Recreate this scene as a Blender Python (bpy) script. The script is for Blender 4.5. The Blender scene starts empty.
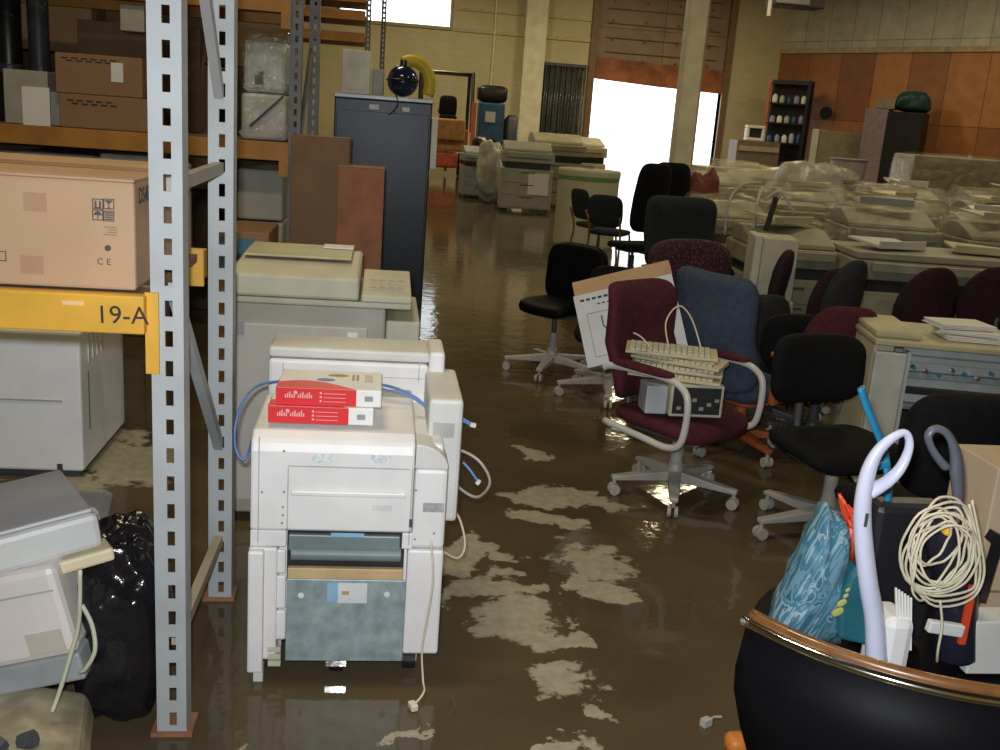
import bpy, bmesh, math, random
from mathutils import Vector, Matrix, Euler, noise
R = math.radians
rnd = random.Random(7)
C = bpy.context.scene.collection

# ------------------------------------------------------------------ camera model (measured from the photograph)
F = 1000.; PITCH = R(14.3); ROLL = R(4.2); YAW = R(7.3); H = 1.7
def ray(px, py):
    a = px-500; b = py-375
    c, s = math.cos(ROLL), math.sin(ROLL)
    u = a*c+b*s; v = -a*s+b*c
    f = F*math.cos(PITCH)-v*math.sin(PITCH); up = -F*math.sin(PITCH)-v*math.cos(PITCH)
    cy, sy = math.cos(YAW), math.sin(YAW)
    return Vector((u*cy+f*sy, -u*sy+f*cy, up))
def G(px, py, h=0.):
    d = ray(px, py); t = (h-H)/d.z
    return Vector((d.x*t, d.y*t, h))
def A(px, py, Y):
    d = ray(px, py); t = Y/d.y
    return Vector((d.x*t, Y, H+d.z*t))

# ------------------------------------------------------------------ materials
MATS = {}
def mat(name, col, rough=.55, metal=0., var=.12, vs=6., bump=0., bs=60., coat=0., spec=.5, fine=0.):
    if name in MATS: return MATS[name]
    m = bpy.data.materials.new(name); m.use_nodes = True
    nt = m.node_tree; N = nt.nodes; L = nt.links; N.clear()
    out = N.new('ShaderNodeOutputMaterial'); p = N.new('ShaderNodeBsdfPrincipled')
    L.new(p.outputs[0], out.inputs[0])
    tc = N.new('ShaderNodeTexCoord')
    n = N.new('ShaderNodeTexNoise'); n.inputs['Scale'].default_value = vs; n.inputs['Detail'].default_value = 5
    L.new(tc.outputs['Object'], n.inputs['Vector'])
    r = N.new('ShaderNodeValToRGB')
    r.color_ramp.elements[0].position = .35; r.color_ramp.elements[1].position = .65
    r.color_ramp.elements[0].color = [c*(1-var) for c in col]+[1]
    r.color_ramp.elements[1].color = [min(1, c*(1+var)) for c in col]+[1]
    L.new(n.outputs['Fac'], r.inputs[0]); L.new(r.outputs[0], p.inputs['Base Color'])
    p.inputs['Roughness'].default_value = rough; p.inputs['Metallic'].default_value = metal
    p.inputs['Coat Weight'].default_value = coat
    p.inputs['Specular IOR Level'].default_value = spec
    if bump:
        n2 = N.new('ShaderNodeTexNoise'); n2.inputs['Scale'].default_value = bs; n2.inputs['Detail'].default_value = 4
        L.new(tc.outputs['Object'], n2.inputs['Vector'])
        b = N.new('ShaderNodeBump'); b.inputs['Strength'].default_value = bump; b.inputs['Distance'].default_value = .02
        L.new(n2.outputs['Fac'], b.inputs['Height']); L.new(b.outputs[0], p.inputs['Normal'])
    MATS[name] = m
    return m

WHITE = mat('white_plastic', (.72, .71, .70), .45, var=.05)
WHITE2 = mat('offwhite_plastic', (.60, .60, .57), .5, var=.06)
BEIGE = mat('beige_plastic', (.50, .48, .36), .5, var=.08)
BEIGE2 = mat('grey_beige_plastic', (.36, .35, .29), .5, var=.08)
YELLOWED = mat('yellowed_plastic', (.48, .45, .28), .5, var=.12)
GREYP = mat('grey_plastic', (.28, .29, .29), .5, var=.1)
DGREY = mat('dark_grey_plastic', (.06, .063, .07), .45, var=.15)
BLACKP = mat('black_plastic', (.012, .012, .014), .35, var=.2)
STEELG = mat('galvanised_plate', (.30, .38, .39), .45, .3, var=.22, vs=18)
ROLLER = mat('roller_grey_green', (.16, .21, .21), .4, var=.1)
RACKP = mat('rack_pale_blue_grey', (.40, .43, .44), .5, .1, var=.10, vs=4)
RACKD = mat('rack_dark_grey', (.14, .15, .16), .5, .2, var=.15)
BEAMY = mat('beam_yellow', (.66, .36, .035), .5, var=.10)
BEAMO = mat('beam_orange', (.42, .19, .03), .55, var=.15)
CARD = mat('cardboard', (.50, .31, .17), .75, var=.07, vs=3)
CARDD = mat('cardboard_dark', (.20, .125, .07), .8, var=.1, vs=3)
CARDR = mat('cardboard_reddish', (.30, .13, .07), .8, var=.15, vs=8)
CARDM = mat('cardboard_mid', (.30, .17, .085), .8, var=.08, vs=3)
TAPE = mat('brown_tape', (.42, .24, .13), .4, var=.05)
INK = mat('black_ink', (.03, .022, .02), .7)
REDP = mat('ream_red', (.70, .03, .035), .4, var=.05)
PAPER = mat('paper_white', (.78, .77, .74), .7, var=.04)
PINKINK = mat('pale_pink_print', (.85, .45, .42), .5)
BLUEINK = mat('blue_print', (.10, .22, .50), .5)
OLIVE = mat('olive_print', (.25, .25, .08), .5)
CABLUE = mat('locker_blue_grey', (.020, .026, .036), .35, .3, var=.15, vs=2)
NAVY = mat('navy_plastic', (.012, .02, .07), .2, var=.2, coat=.5)
YELP = mat('yellow_hose', (.62, .48, .02), .45)
BLUEC = mat('blue_cable', (.10, .20, .50), .4)
GREYC = mat('grey_cable', (.42, .42, .40), .5)
CREAMC = mat('cream_cord', (.62, .57, .42), .5, var=.08)
MAROON = mat('maroon_fabric', (.078, .017, .024), .9, var=.15, vs=30, bump=.25, bs=400, spec=.2)
MAROOND = mat('dark_maroon_fabric', (.030, .013, .018), .9, var=.2, vs=30, bump=.25, bs=400, spec=.2)
BLUEF = mat('slate_blue_fabric', (.055, .072, .112), .9, var=.12, vs=30, bump=.25, bs=400, spec=.2)
GREYF = mat('grey_green_fabric', (.024, .030, .033), .9, var=.15, vs=30, bump=.25, bs=400, spec=.2)
GREYF2 = mat('dim_grey_fabric', (.030, .029, .033), .9, var=.15, vs=30, bump=.25, bs=400, spec=.2)
BLACKF = mat('black_fabric', (.006, .006, .007), .85, var=.2, vs=30, bump=.25, bs=400, spec=.2)
BLACKL = mat('black_leather', (.004, .004, .005), .5, var=.2, spec=.08)
PALEB = mat('pale_chair_base', (.36, .35, .31), .45, var=.15)
PALEARM = mat('pale_arm_tube', (.55, .54, .50), .35, var=.08)
ORWOOD = mat('orange_wood', (.36, .10, .03), .45, var=.2, vs=15)
BRWOOD = mat('brown_wood', (.26, .12, .04), .4, var=.25, vs=14)
CHROME = mat('chrome', (.75, .75, .75), .12, 1., var=.05)
TANWOOD = mat('tan_wood', (.42, .33, .20), .7, var=.15)
BAGBLK = mat('black_bag_film', (.010, .010, .012), .16, var=.2, bump=.5, bs=14)
TEAL = mat('teal_plastic', (.02, .22, .40), .3, var=.1)
TEALB = mat('dark_teal_cloth', (.01, .10, .13), .6, var=.2)
REDC = mat('red_plastic', (.65, .06, .02), .4)
LILAC = mat('pale_lilac_plastic', (.60, .62, .78), .25, var=.04, coat=.4)
SLATE = mat('slate_grey_plastic', (.11, .12, .15), .4, var=.1)
REDM = mat('faded_red_metal', (.50, .10, .04), .5, var=.25, vs=9)
BLUEM = mat('blue_machine_paint', (.02, .07, .15), .45, var=.25)
DRUM = mat('cream_drum', (.48, .46, .32), .55, var=.05)
GREEN = mat('green_band', (.12, .28, .08), .5)
COLP = mat('column_paint', (.78, .73, .54), .6, var=.10, vs=3, bump=.2, bs=25)
CURT = mat('dark_pvc_strip', (.07, .075, .078), .18, var=.3, vs=3)
GLASSY = mat('pale_panel', (.45, .50, .50), .3, var=.05)
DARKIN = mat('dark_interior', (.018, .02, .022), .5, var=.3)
BRIGHTPL = mat('silver_label', (.65, .66, .66), .4)
MUD = mat('mud_splashed_plastic', (.33, .29, .19), .7, var=.35, vs=9)

def plaid(name, c1, c2, scale, rough=.85):
    m = mat(name, c1, rough, var=.0)
    nt = m.node_tree; N = nt.nodes; L = nt.links
    p = [n for n in N if n.type == 'BSDF_PRINCIPLED'][0]
    tc = N.new('ShaderNodeTexCoord'); v = N.new('ShaderNodeTexVoronoi'); v.inputs['Scale'].default_value = scale
    r = N.new('ShaderNodeValToRGB'); r.color_ramp.elements[0].position = .28; r.color_ramp.elements[1].position = .36
    r.color_ramp.elements[0].color = (*c2, 1); r.color_ramp.elements[1].color = (*c1, 1)
    L.new(tc.outputs['Object'], v.inputs['Vector']); L.new(v.outputs['Distance'], r.inputs[0]); L.new(r.outputs[0], p.inputs['Base Color'])
    return m
SPECK = plaid('speckled_maroon_fabric', (.035, .012, .018), (.16, .05, .06), 45)

def stripes(name, cols, scale, rough=.6):
    m = mat(name, cols[0], rough, var=.0)
    nt = m.node_tree; N = nt.nodes; L = nt.links
    p = [n for n in N if n.type == 'BSDF_PRINCIPLED'][0]
    tc = N.new('ShaderNodeTexCoord'); w = N.new('ShaderNodeTexNoise'); w.inputs['Scale'].default_value = scale
    mp = N.new('ShaderNodeMapping'); mp.vector_type = 'TEXTURE'; mp.inputs['Scale'].default_value = (1, 1, 26); mp.inputs['Rotation'].default_value = (0, R(24), 0)
    r = N.new('ShaderNodeValToRGB'); cr = r.color_ramp; cr.interpolation = 'CONSTANT'
    ps = [0, .38, .46, .53, .60]
    while len(cr.elements) < 5: cr.elements.new(.5)
    for e, q, c in zip(cr.elements, ps, cols): e.position = q; e.color = (*c, 1)
    L.new(tc.outputs['Object'], mp.inputs[0]); L.new(mp.outputs[0], w.inputs['Vector']); L.new(w.outputs['Fac'], r.inputs[0]); L.new(r.outputs[0], p.inputs['Base Color'])
    return m
STRIPE = stripes('blue_striped_cloth', [(.02, .09, .14), (.10, .21, .27), (.035, .14, .21), (.19, .29, .33), (.03, .11, .18)], 48)

def film(name, a=.25, col=(.8, .8, .75), bmp=1.):
    m = bpy.data.materials.new(name); m.use_nodes = True
    nt = m.node_tree; N = nt.nodes; L = nt.links; N.clear()
    o = N.new('ShaderNodeOutputMaterial'); mx = N.new('ShaderNodeMixShader'); t = N.new('ShaderNodeBsdfTransparent')
    p = N.new('ShaderNodeBsdfPrincipled'); p.inputs['Base Color'].default_value = (*col, 1); p.inputs['Roughness'].default_value = .16
    p.inputs['Specular IOR Level'].default_value = .9
    tc = N.new('ShaderNodeTexCoord'); n = N.new('ShaderNodeTexNoise'); n.inputs['Scale'].default_value = 7; n.inputs['Detail'].default_value = 4
    b = N.new('ShaderNodeBump'); b.inputs['Strength'].default_value = bmp; b.inputs['Distance'].default_value = .12
    L.new(tc.outputs['Object'], n.inputs['Vector']); L.new(n.outputs['Fac'], b.inputs['Height']); L.new(b.outputs[0], p.inputs['Normal'])
    mx.inputs[0].default_value = a
    L.new(t.outputs[0], mx.inputs[1]); L.new(p.outputs[0], mx.inputs[2]); L.new(mx.outputs[0], o.inputs[0])
    return m
FILM = film('clear_wrap_film', .17, (.46, .45, .33))
for _n in list(FILM.node_tree.nodes):
    if _n.type == 'BSDF_PRINCIPLED': _n.inputs['Metallic'].default_value = .75; _n.inputs['Base Color'].default_value = (.85, .82, .62, 1); _n.inputs['Roughness'].default_value = .14
FILM2 = film('thin_wrap_film', .07, (.75, .72, .66), .25)

# ------------------------------------------------------------------ mesh builder
class MB:
    def __init__(s): s.bm = bmesh.new()
    def box(s, x0, y0, z0, x1, y1, z1, M=None):
        vs = [s.bm.verts.new(p) for p in ((x0,y0,z0),(x1,y0,z0),(x1,y1,z0),(x0,y1,z0),(x0,y0,z1),(x1,y0,z1),(x1,y1,z1),(x0,y1,z1))]
        for f in ((0,3,2,1),(4,5,6,7),(0,1,5,4),(1,2,6,5),(2,3,7,6),(3,0,4,7)): s.bm.faces.new([vs[i] for i in f])
        if M is not None:
            for v in vs: v.co = M @ v.co
        return s
    def cbox(s, c, d, e=(0,0,0)):
        M = Matrix.Translation(c) @ Euler([R(a) for a in e]).to_matrix().to_4x4()
        return s.box(-d[0]/2, -d[1]/2, -d[2]/2, d[0]/2, d[1]/2, d[2]/2, M)
    def prism(s, pts, a, b, axis='x', M=None):
        def P(u, v, w): return {'x': (w, u, v), 'y': (u, w, v), 'z': (u, v, w)}[axis]
        lo = [s.bm.verts.new(P(u, v, a)) for u, v in pts]; hi = [s.bm.verts.new(P(u, v, b)) for u, v in pts]
        n = len(pts); s.bm.faces.new(lo[::-1]); s.bm.faces.new(hi)
        for i in range(n): s.bm.faces.new((lo[i], lo[(i+1) % n], hi[(i+1) % n], hi[i]))
        if M is not None:
            for v in lo+hi: v.co = M @ v.co
        return s
    def ring(s, pts, r, n=8, closed=False, flat=1.):
        pts = [Vector(p) for p in pts]; k = len(pts); rings = []; up = None
        rr = r if isinstance(r, (list, tuple)) else [r]*k
        for i, p in enumerate(pts):
            t = (pts[(i+1) % k]-pts[i-1]) if closed else (pts[min(i+1, k-1)]-pts[max(i-1, 0)])
            t.normalize()
            if up is None: up = t.orthogonal().normalized()
            up = (up-t*up.dot(t)); up = up.normalized() if up.length > 1e-6 else t.orthogonal().normalized()
            w = t.cross(up)
            rings.append([s.bm.verts.new(p+up*math.cos(2*math.pi*j/n)*rr[i]+w*math.sin(2*math.pi*j/n)*rr[i]*flat) for j in range(n)])
        for i in range(k if closed else k-1):
            a, b = rings[i], rings[(i+1) % k]
            for j in range(n): s.bm.faces.new((a[j], a[(j+1) % n], b[(j+1) % n], b[j]))
        if not closed: s.bm.faces.new(rings[0][::-1]); s.bm.faces.new(rings[-1])
        return s
    def tube(s, pts, r, n=8, closed=False, sub=5):
        return s.ring(smooth(pts, sub, closed), r, n, closed)
    def cyl(s, a, b, r, r2=None, n=16): return s.ring([a, b], [r, r if r2 is None else r2], n)
    def lathe(s, prof, c=(0,0,0), n=28, axis='z'):
        rings = []
        for r, z in prof:
            rg = []
            for j in range(n):
                t = 2*math.pi*j/n; x, y = r*math.cos(t), r*math.sin(t)
                q = {'z': (x, y, z), 'y': (x, z, y), 'x': (z, x, y)}[axis]
                rg.append(s.bm.verts.new(Vector(c)+Vector(q)))
            rings.append(rg)
        for a, b in zip(rings, rings[1:]):
            for j in range(n): s.bm.faces.new((a[j], a[(j+1) % n], b[(j+1) % n], b[j]))
        s.bm.faces.new(rings[0][::-1]); s.bm.faces.new(rings[-1])
        return s
    def pad(s, c, d, eo=.45, ee=.6, axis='z', f=None, e=(0,0,0), nu=32, nv=10):
        """rounded cushion: superellipsoid, flat along axis"""
        hx, hy, hz = d[0]/2, d[1]/2, d[2]/2
        M = Matrix.Translation(c) @ Euler([R(a) for a in e]).to_matrix().to_4x4()
        def sp(v, k): return math.copysign(abs(v)**k, v)
        def P(u, v, w):
            q = Vector({'z': (u*hx, v*hy, w*hz), 'y': (u*hx, w*hy, v*hz), 'x': (w*hx, u*hy, v*hz)}[axis])
            if f: q = Vector(f(q))
            return M @ q
        rings = []
        for i in range(1, nv):
            ph = -math.pi/2+math.pi*i/nv; cr = sp(math.cos(ph), ee); w = sp(math.sin(ph), ee)
            rings.append([s.bm.verts.new(P(cr*sp(math.cos(2*math.pi*j/nu), eo), cr*sp(math.sin(2*math.pi*j/nu), eo), w)) for j in range(nu)])
        bot = s.bm.verts.new(P(0, 0, -1)); top = s.bm.verts.new(P(0, 0, 1))
        for a, b in zip(rings, rings[1:]):
            for j in range(nu): s.bm.faces.new((a[j], a[(j+1) % nu], b[(j+1) % nu], b[j]))
        for j in range(nu):
            s.bm.faces.new((bot, rings[0][(j+1) % nu], rings[0][j])); s.bm.faces.new((top, rings[-1][j], rings[-1][(j+1) % nu]))
        return s

def smooth(pts, sub=5, closed=False):
    pts = [Vector(p) for p in pts]; n = len(pts); out = []
    if n < 3: return pts
    for i in range(n if closed else n-1):
        if closed: p0, p1, p2, p3 = pts[i-1], pts[i], pts[(i+1) % n], pts[(i+2) % n]
        else: p0, p1, p2, p3 = pts[max(i-1, 0)], pts[i], pts[i+1], pts[min(i+2, n-1)]
        for k in range(sub):
            t = k/sub
            out.append(.5*((2*p1)+(p2-p0)*t+(2*p0-5*p1+4*p2-p3)*t*t+(3*p1-p0-3*p2+p3)*t**3))
    if not closed: out.append(pts[-1])
    return out

def RM(root): return Matrix.Translation(root.location) @ root.rotation_euler.to_matrix().to_4x4()
def thing(name, label, cat, loc=(0,0,0), rz=0., group=None):
    o = bpy.data.objects.new(name, None); C.objects.link(o); o.empty_display_size = .1
    o.location = loc; o.rotation_euler = (0, 0, R(rz)); o['label'] = label; o['category'] = cat
    if group: o['group'] = group
    return o
def build(name, mb, m, parent=None, world=False, bevel=0., sm=False, label=None, kind=None, subs=0):
    bmesh.ops.recalc_face_normals(mb.bm, faces=mb.bm.faces)
    me = bpy.data.meshes.new(name); mb.bm.to_mesh(me); mb.bm.free()
    o = bpy.data.objects.new(name, me); C.objects.link(o); me.materials.append(m)
    if sm:
        for p in me.polygons: p.use_smooth = True
    if parent is not None:
        o.parent = parent
        if world:
            M = RM(parent)
            if parent.parent: M = RM(parent.parent) @ M
            me.transform(M.inverted())
    if bevel:
        b = o.modifiers.new('bevel', 'BEVEL'); b.width = bevel; b.segments = 2; b.limit_method = 'ANGLE'; b.angle_limit = R(40)
    if subs:
        q = o.modifiers.new('sub', 'SUBSURF'); q.levels = q.render_levels = subs
    if label: o['label'] = label
    if kind: o['kind'] = kind
    return o
def top(name, mb, m, label, cat, group=None, recenter=True, **k):
    o = build(name, mb, m, **k)
    if recenter:
        cs = [v.co for v in o.data.vertices]
        c = Vector((sum((v.x for v in cs))/len(cs), sum((v.y for v in cs))/len(cs), min(v.z for v in cs)))
        o.data.transform(Matrix.Translation(-c)); o.location = c
    o['label'] = label; o['category'] = cat
    if group: o['group'] = group
    return o
def struct(name, mb, m, **k): return build(name, mb, m, kind='structure', **k)
def copy_tree(o, parent=None):
    c = o.copy(); C.objects.link(c)
    if parent is not None: c.parent = parent
    for ch in list(o.children): copy_tree(ch, c)
    return c
def text(body, size, m, M, parent, name='lettering', depth=.0006, world=True):
    cu = bpy.data.curves.new(name, 'FONT'); cu.body = body; cu.size = size; cu.extrude = depth; cu.align_x = 'CENTER'; cu.align_y = 'CENTER'
    t = bpy.data.objects.new(name, cu); C.objects.link(t)
    dg = bpy.context.evaluated_depsgraph_get(); me = bpy.data.meshes.new_from_object(t.evaluated_get(dg))
    bpy.data.objects.remove(t)
    me.transform(M)
    o = bpy.data.objects.new(name, me); C.objects.link(o); me.materials.clear(); me.materials.append(m)
    o.parent = parent
    if world:
        W = RM(parent)
        if parent.parent: W = RM(parent.parent) @ W
        me.transform(W.inverted())
    return o
FACE_Y = Matrix.Rotation(R(90), 4, 'X')       # text readable from -Y

# ------------------------------------------------------------------ the setting
def floor_material():
    m = bpy.data.materials.new('wet_muddy_floor'); m.use_nodes = True
    nt = m.node_tree; N = nt.nodes; L = nt.links
    p = N['Principled BSDF']
    geo = N.new('ShaderNodeNewGeometry')
    def noi(s, d=5, rough=.55):
        n = N.new('ShaderNodeTexNoise'); n.inputs['Scale'].default_value = s; n.inputs['Detail'].default_value = d; n.inputs['Roughness'].default_value = rough
        L.new(geo.outputs['Position'], n.inputs['Vector']); return n
    def math_(op, a, b=None, clamp=False):
        n = N.new('ShaderNodeMath'); n.operation = op; n.use_clamp = clamp
        for i, q in enumerate((a, b)):
            if q is None: continue
            if isinstance(q, (int, float)): n.inputs[i].default_value = q
            else: L.new(q, n.inputs[i])
        return n.outputs[0]
    # warped position
    w = noi(3.6, 6, .62); vm = N.new('ShaderNodeVectorMath'); vm.operation = 'MULTIPLY_ADD'
    sub = N.new('ShaderNodeVectorMath'); sub.operation = 'SUBTRACT'; sub.inputs[1].default_value = (.5, .5, .5)
    L.new(w.outputs['Color'], sub.inputs[0]); vm.inputs[1].default_value = (.55, .55, 0)
    L.new(sub.outputs[0], vm.inputs[0]); L.new(geo.outputs['Position'], vm.inputs[2])
    # dry silt islands where the floor stands just above the water: px, py, half-widths in metres
    spots = [(532,452,.10,.13,0),(560,498,.34,.11,-10),(590,560,.22,.15,-30),(545,520,.13,.10,0),(560,560,.12,.10,0),(482,585,.17,.13,0),(470,550,.10,.16,10),
             (522,622,.16,.22,-20),(560,640,.10,.07,0),(562,680,.13,.10,10),(597,714,.085,.065,0),(570,748,.08,.05,0),(605,590,.10,.15,20),(535,590,.10,.06,0),
             (137,462,.25,.30,0),(100,452,.28,.35,0),(455,590,.10,.10,0),(440,560,.1,.12,0),(462,545,.07,.2,0),(400,738,.07,.03,0),(60,485,.25,.10,0),(505,560,.08,.06,0),(548,500,.1,.08,0)]
    acc = None
    for (px, py, rx, ry, a) in spots:
        g = G(px, py)
        mp = N.new('ShaderNodeMapping'); mp.vector_type = 'TEXTURE'
        mp.inputs['Location'].default_value = g; mp.inputs['Rotation'].default_value = (0, 0, R(a)); mp.inputs['Scale'].default_value = (rx, ry, 1)
        L.new(vm.outputs[0], mp.inputs[0])
        ln = N.new('ShaderNodeVectorMath'); ln.operation = 'LENGTH'; L.new(mp.outputs[0], ln.inputs[0])
        acc = ln.outputs['Value'] if acc is None else math_('MINIMUM', acc, ln.outputs['Value'])
    ragged = noi(14, 4)
    d2 = math_('ADD', acc, math_('MULTIPLY', math_('SUBTRACT', ragged.outputs['Fac'], .5), .9))
    mr = N.new('ShaderNodeMapRange'); mr.inputs['From Min'].default_value = .80; mr.inputs['From Max'].default_value = .98
    mr.inputs['To Min'].default_value = 1; mr.inputs['To Max'].default_value = 0; L.new(d2, mr.inputs['Value'])
    mask = mr.outputs[0]
    # water colours
    n1 = noi(.9, 5); r1 = N.new('ShaderNodeValToRGB'); r1.color_ramp.elements[0].position = .35; r1.color_ramp.elements[1].position = .68
    r1.color_ramp.elements[0].color = (.070, .053, .030, 1); r1.color_ramp.elements[1].color = (.125, .093, .052, 1); L.new(n1.outputs['Fac'], r1.inputs[0])
    n2 = noi(22, 4); r2 = N.new('ShaderNodeValToRGB'); r2.color_ramp.elements[0].position = .3; r2.color_ramp.elements[1].position = .7
    r2.color_ramp.elements[0].color = (.27, .245, .185, 1); r2.color_ramp.elements[1].color = (.38, .345, .26, 1); L.new(n2.outputs['Fac'], r2.inputs[0])
    mx = N.new('ShaderNodeMix'); mx.data_type = 'RGBA'; L.new(mask, mx.inputs['Factor']); L.new(r1.outputs[0], mx.inputs['A']); L.new(r2.outputs[0], mx.inputs['B'])
    L.new(mx.outputs['Result'], p.inputs['Base Color'])
    L.new(math_('MULTIPLY_ADD', mask, .6), p.inputs['Roughness'])
    p.inputs['Roughness'].links[0].from_node.inputs[2].default_value = .07
    p.inputs['IOR'].default_value = 1.33
    wv = noi(7, 3); bp = N.new('ShaderNodeBump'); bp.inputs['Strength'].default_value = .05; bp.inputs['Distance'].default_value = .05
    L.new(wv.outputs['Fac'], bp.inputs['Height']); L.new(bp.outputs[0], p.inputs['Normal'])
    return m

def block_material(name, c, mortar, sx=.4, sy=.2, rough=.7):
    m = bpy.data.materials.new(name); m.use_nodes = True
    nt = m.node_tree; N = nt.nodes; L = nt.links; p = N['Principled BSDF']
    geo = N.new('ShaderNodeNewGeometry'); sep = N.new('ShaderNodeSeparateXYZ'); cmb = N.new('ShaderNodeCombineXYZ')
    L.new(geo.outputs['Position'], sep.inputs[0])
    ad = N.new('ShaderNodeMath'); ad.operation = 'ADD'; L.new(sep.outputs['X'], ad.inputs[0]); L.new(sep.outputs['Y'], ad.inputs[1])
    L.new(ad.outputs[0], cmb.inputs['X']); L.new(sep.outputs['Z'], cmb.inputs['Y'])
    b = N.new('ShaderNodeTexBrick'); b.inputs['Scale'].default_value = 1.; b.inputs['Brick Width'].default_value = sx; b.inputs['Row Height'].default_value = sy
    b.inputs['Mortar Size'].default_value = .008
    b.inputs['Color1'].default_value = (*c, 1); b.inputs['Color2'].default_value = (*[k*.94 for k in c], 1); b.inputs['Mortar'].default_value = (*mortar, 1)
    L.new(cmb.outputs[0], b.inputs['Vector'])
    n = N.new('ShaderNodeTexNoise'); n.inputs['Scale'].default_value = .8; n.inputs['Detail'].default_value = 6
    L.new(geo.outputs['Position'], n.inputs['Vector'])
    mx = N.new('ShaderNodeMix'); mx.data_type = 'RGBA'; mx.blend_type = 'MULTIPLY'
    mr = N.new('ShaderNodeMapRange'); mr.inputs['From Min'].default_value = .35; mr.inputs['From Max'].default_value = .7; mr.inputs['To Min'].default_value = .15; mr.inputs['To Max'].default_value = .0
    L.new(n.outputs['Fac'], mr.inputs[0]); L.new(mr.outputs[0], mx.inputs['Factor']); L.new(b.outputs['Color'], mx.inputs['A']); mx.inputs['B'].default_value = (.45, .38, .25, 1)
    L.new(mx.outputs['Result'], p.inputs['Base Color']); p.inputs['Roughness'].default_value = rough
    return m
BLOCK = block_material('cream_block_wall', (.60, .53, .32), (.53, .46, .27))

def board_material(name, c1, c2, step, line=(.02, .015, .01), knots=False, rough=.6, vdir=True):
    """vertical boards or sheets, by position along the wall"""
    m = bpy.data.materials.new(name); m.use_nodes = True
    nt = m.node_tree; N = nt.nodes; L = nt.links; p = N['Principled BSDF']
    tc = N.new('ShaderNodeTexCoord'); b = N.new('ShaderNodeTexBrick')
    b.offset = 0; b.inputs['Scale'].default_value = 1; b.inputs['Brick Width'].default_value = step; b.inputs['Row Height'].default_value = 2.44
    b.inputs['Mortar Size'].default_value = .012; b.inputs['Color1'].default_value = (*c1, 1); b.inputs['Color2'].default_value = (*c2, 1); b.inputs['Mortar'].default_value = (*line, 1)
    mp = N.new('ShaderNodeMapping'); mp.inputs['Rotation'].default_value = (R(90), 0, 0)
    L.new(tc.outputs['Object'], mp.inputs[0]); L.new(mp.outputs[0], b.inputs['Vector'])
    n = N.new('ShaderNodeTexNoise'); n.inputs['Scale'].default_value = 2.5; n.inputs['Detail'].default_value = 6
    L.new(tc.outputs['Object'], n.inputs['Vector'])
    hs = N.new('ShaderNodeHueSaturation'); mr = N.new('ShaderNodeMapRange'); mr.inputs['To Min'].default_value = .6; mr.inputs['To Max'].default_value = 1.4
    L.new(n.outputs['Fac'], mr.inputs[0]); L.new(mr.outputs[0], hs.inputs['Value']); L.new(b.outputs['Color'], hs.inputs['Color'])
    L.new(hs.outputs[0], p.inputs['Base Color']); p.inputs['Roughness'].default_value = rough
    return m
PLY = board_material('orange_plywood', (.46, .19, .055), (.24, .09, .03), 1.22, (.10, .04, .015), rough=.5)
SHEET = board_material('grey_metal_sheet', (.50, .48, .37), (.42, .41, .33), .9, (.20, .20, .16), rough=.45)
DOORM = board_material('brown_door_panels', (.28, .19, .125), (.25, .17, .11), 3.0, (.10, .06, .03), rough=.6)

YW = 34.
mb = MB(); mb.box(-9, -3, -.2, 24, 36, 0); struct('floor', mb, floor_material())
mb = MB(); mb.box(-9, -3, 7, 24, 34.4, 7.2); struct('ceiling', mb, mat('ceiling_metal', (.30, .29, .24), .7))
DX0, DX1, DZ = 6.75, 11.15, A(640, 84, YW).z
WX0, WX1, WZ0, WZ1 = -1.6, A(450, 25, YW).x, A(450, 27, YW).z, 6.1
mb = MB()
mb.box(-9, YW, 0, WX0, YW+.3, 7); mb.box(WX0, YW, 0, WX1, YW+.3, WZ0); mb.box(WX0, YW, WZ1, WX1, YW+.3, 7)
mb.box(WX1, YW, 0, DX0, YW+.3, 7); mb.box(DX1, YW, 0, 14.2, YW+.3, 7); mb.box(DX0, YW, 6.6, DX1, YW+.3, 7)
struct('wall_back', mb, BLOCK)
mb = MB(); mb.box(-9.3, -3, 0, -9, 34.4, 7); struct('wall_left', mb, BLOCK)
mb = MB(); mb.box(-9, -3.3, 0, 24, -3, 7); struct('wall_front', mb, BLOCK)
mb = MB(); mb.box(24, -3, 0, 24.3, 15, 7); struct('wall_right', mb, BLOCK)
# angled plywood wall on the right with grey sheeting above
p0 = Vector((13.05, 34.0, 0)); dirw = Vector((24.3, 14.6, 0))-p0; lw = dirw.length; ang = math.atan2(dirw.y, dirw.x)
o = struct('wall_angled', MB().box(0, 0, 0, lw, .2, 4.58), PLY); o.location = p0; o.rotation_euler = (0, 0, ang)
o = struct('wall_upper', MB().box(0, .02, 4.58, lw, .2, 7), SHEET); o.location = p0; o.rotation_euler = (0, 0, ang)
o = struct('trim_1', MB().box(0, -.07, 4.5, lw, .02, 4.66), TANWOOD, bevel=.01); o.location = p0; o.rotation_euler = (0, 0, ang)
for i, xx in enumerate((9.0, 11.6)):
    o = struct('trim_%d' % (i+2), MB().box(xx, -.10, 4.66, xx+.10, .02, 7), mat('pale_strip', (.62, .58, .40), .5), bevel=.01); o.location = p0; o.rotation_euler = (0, 0, ang)
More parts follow.
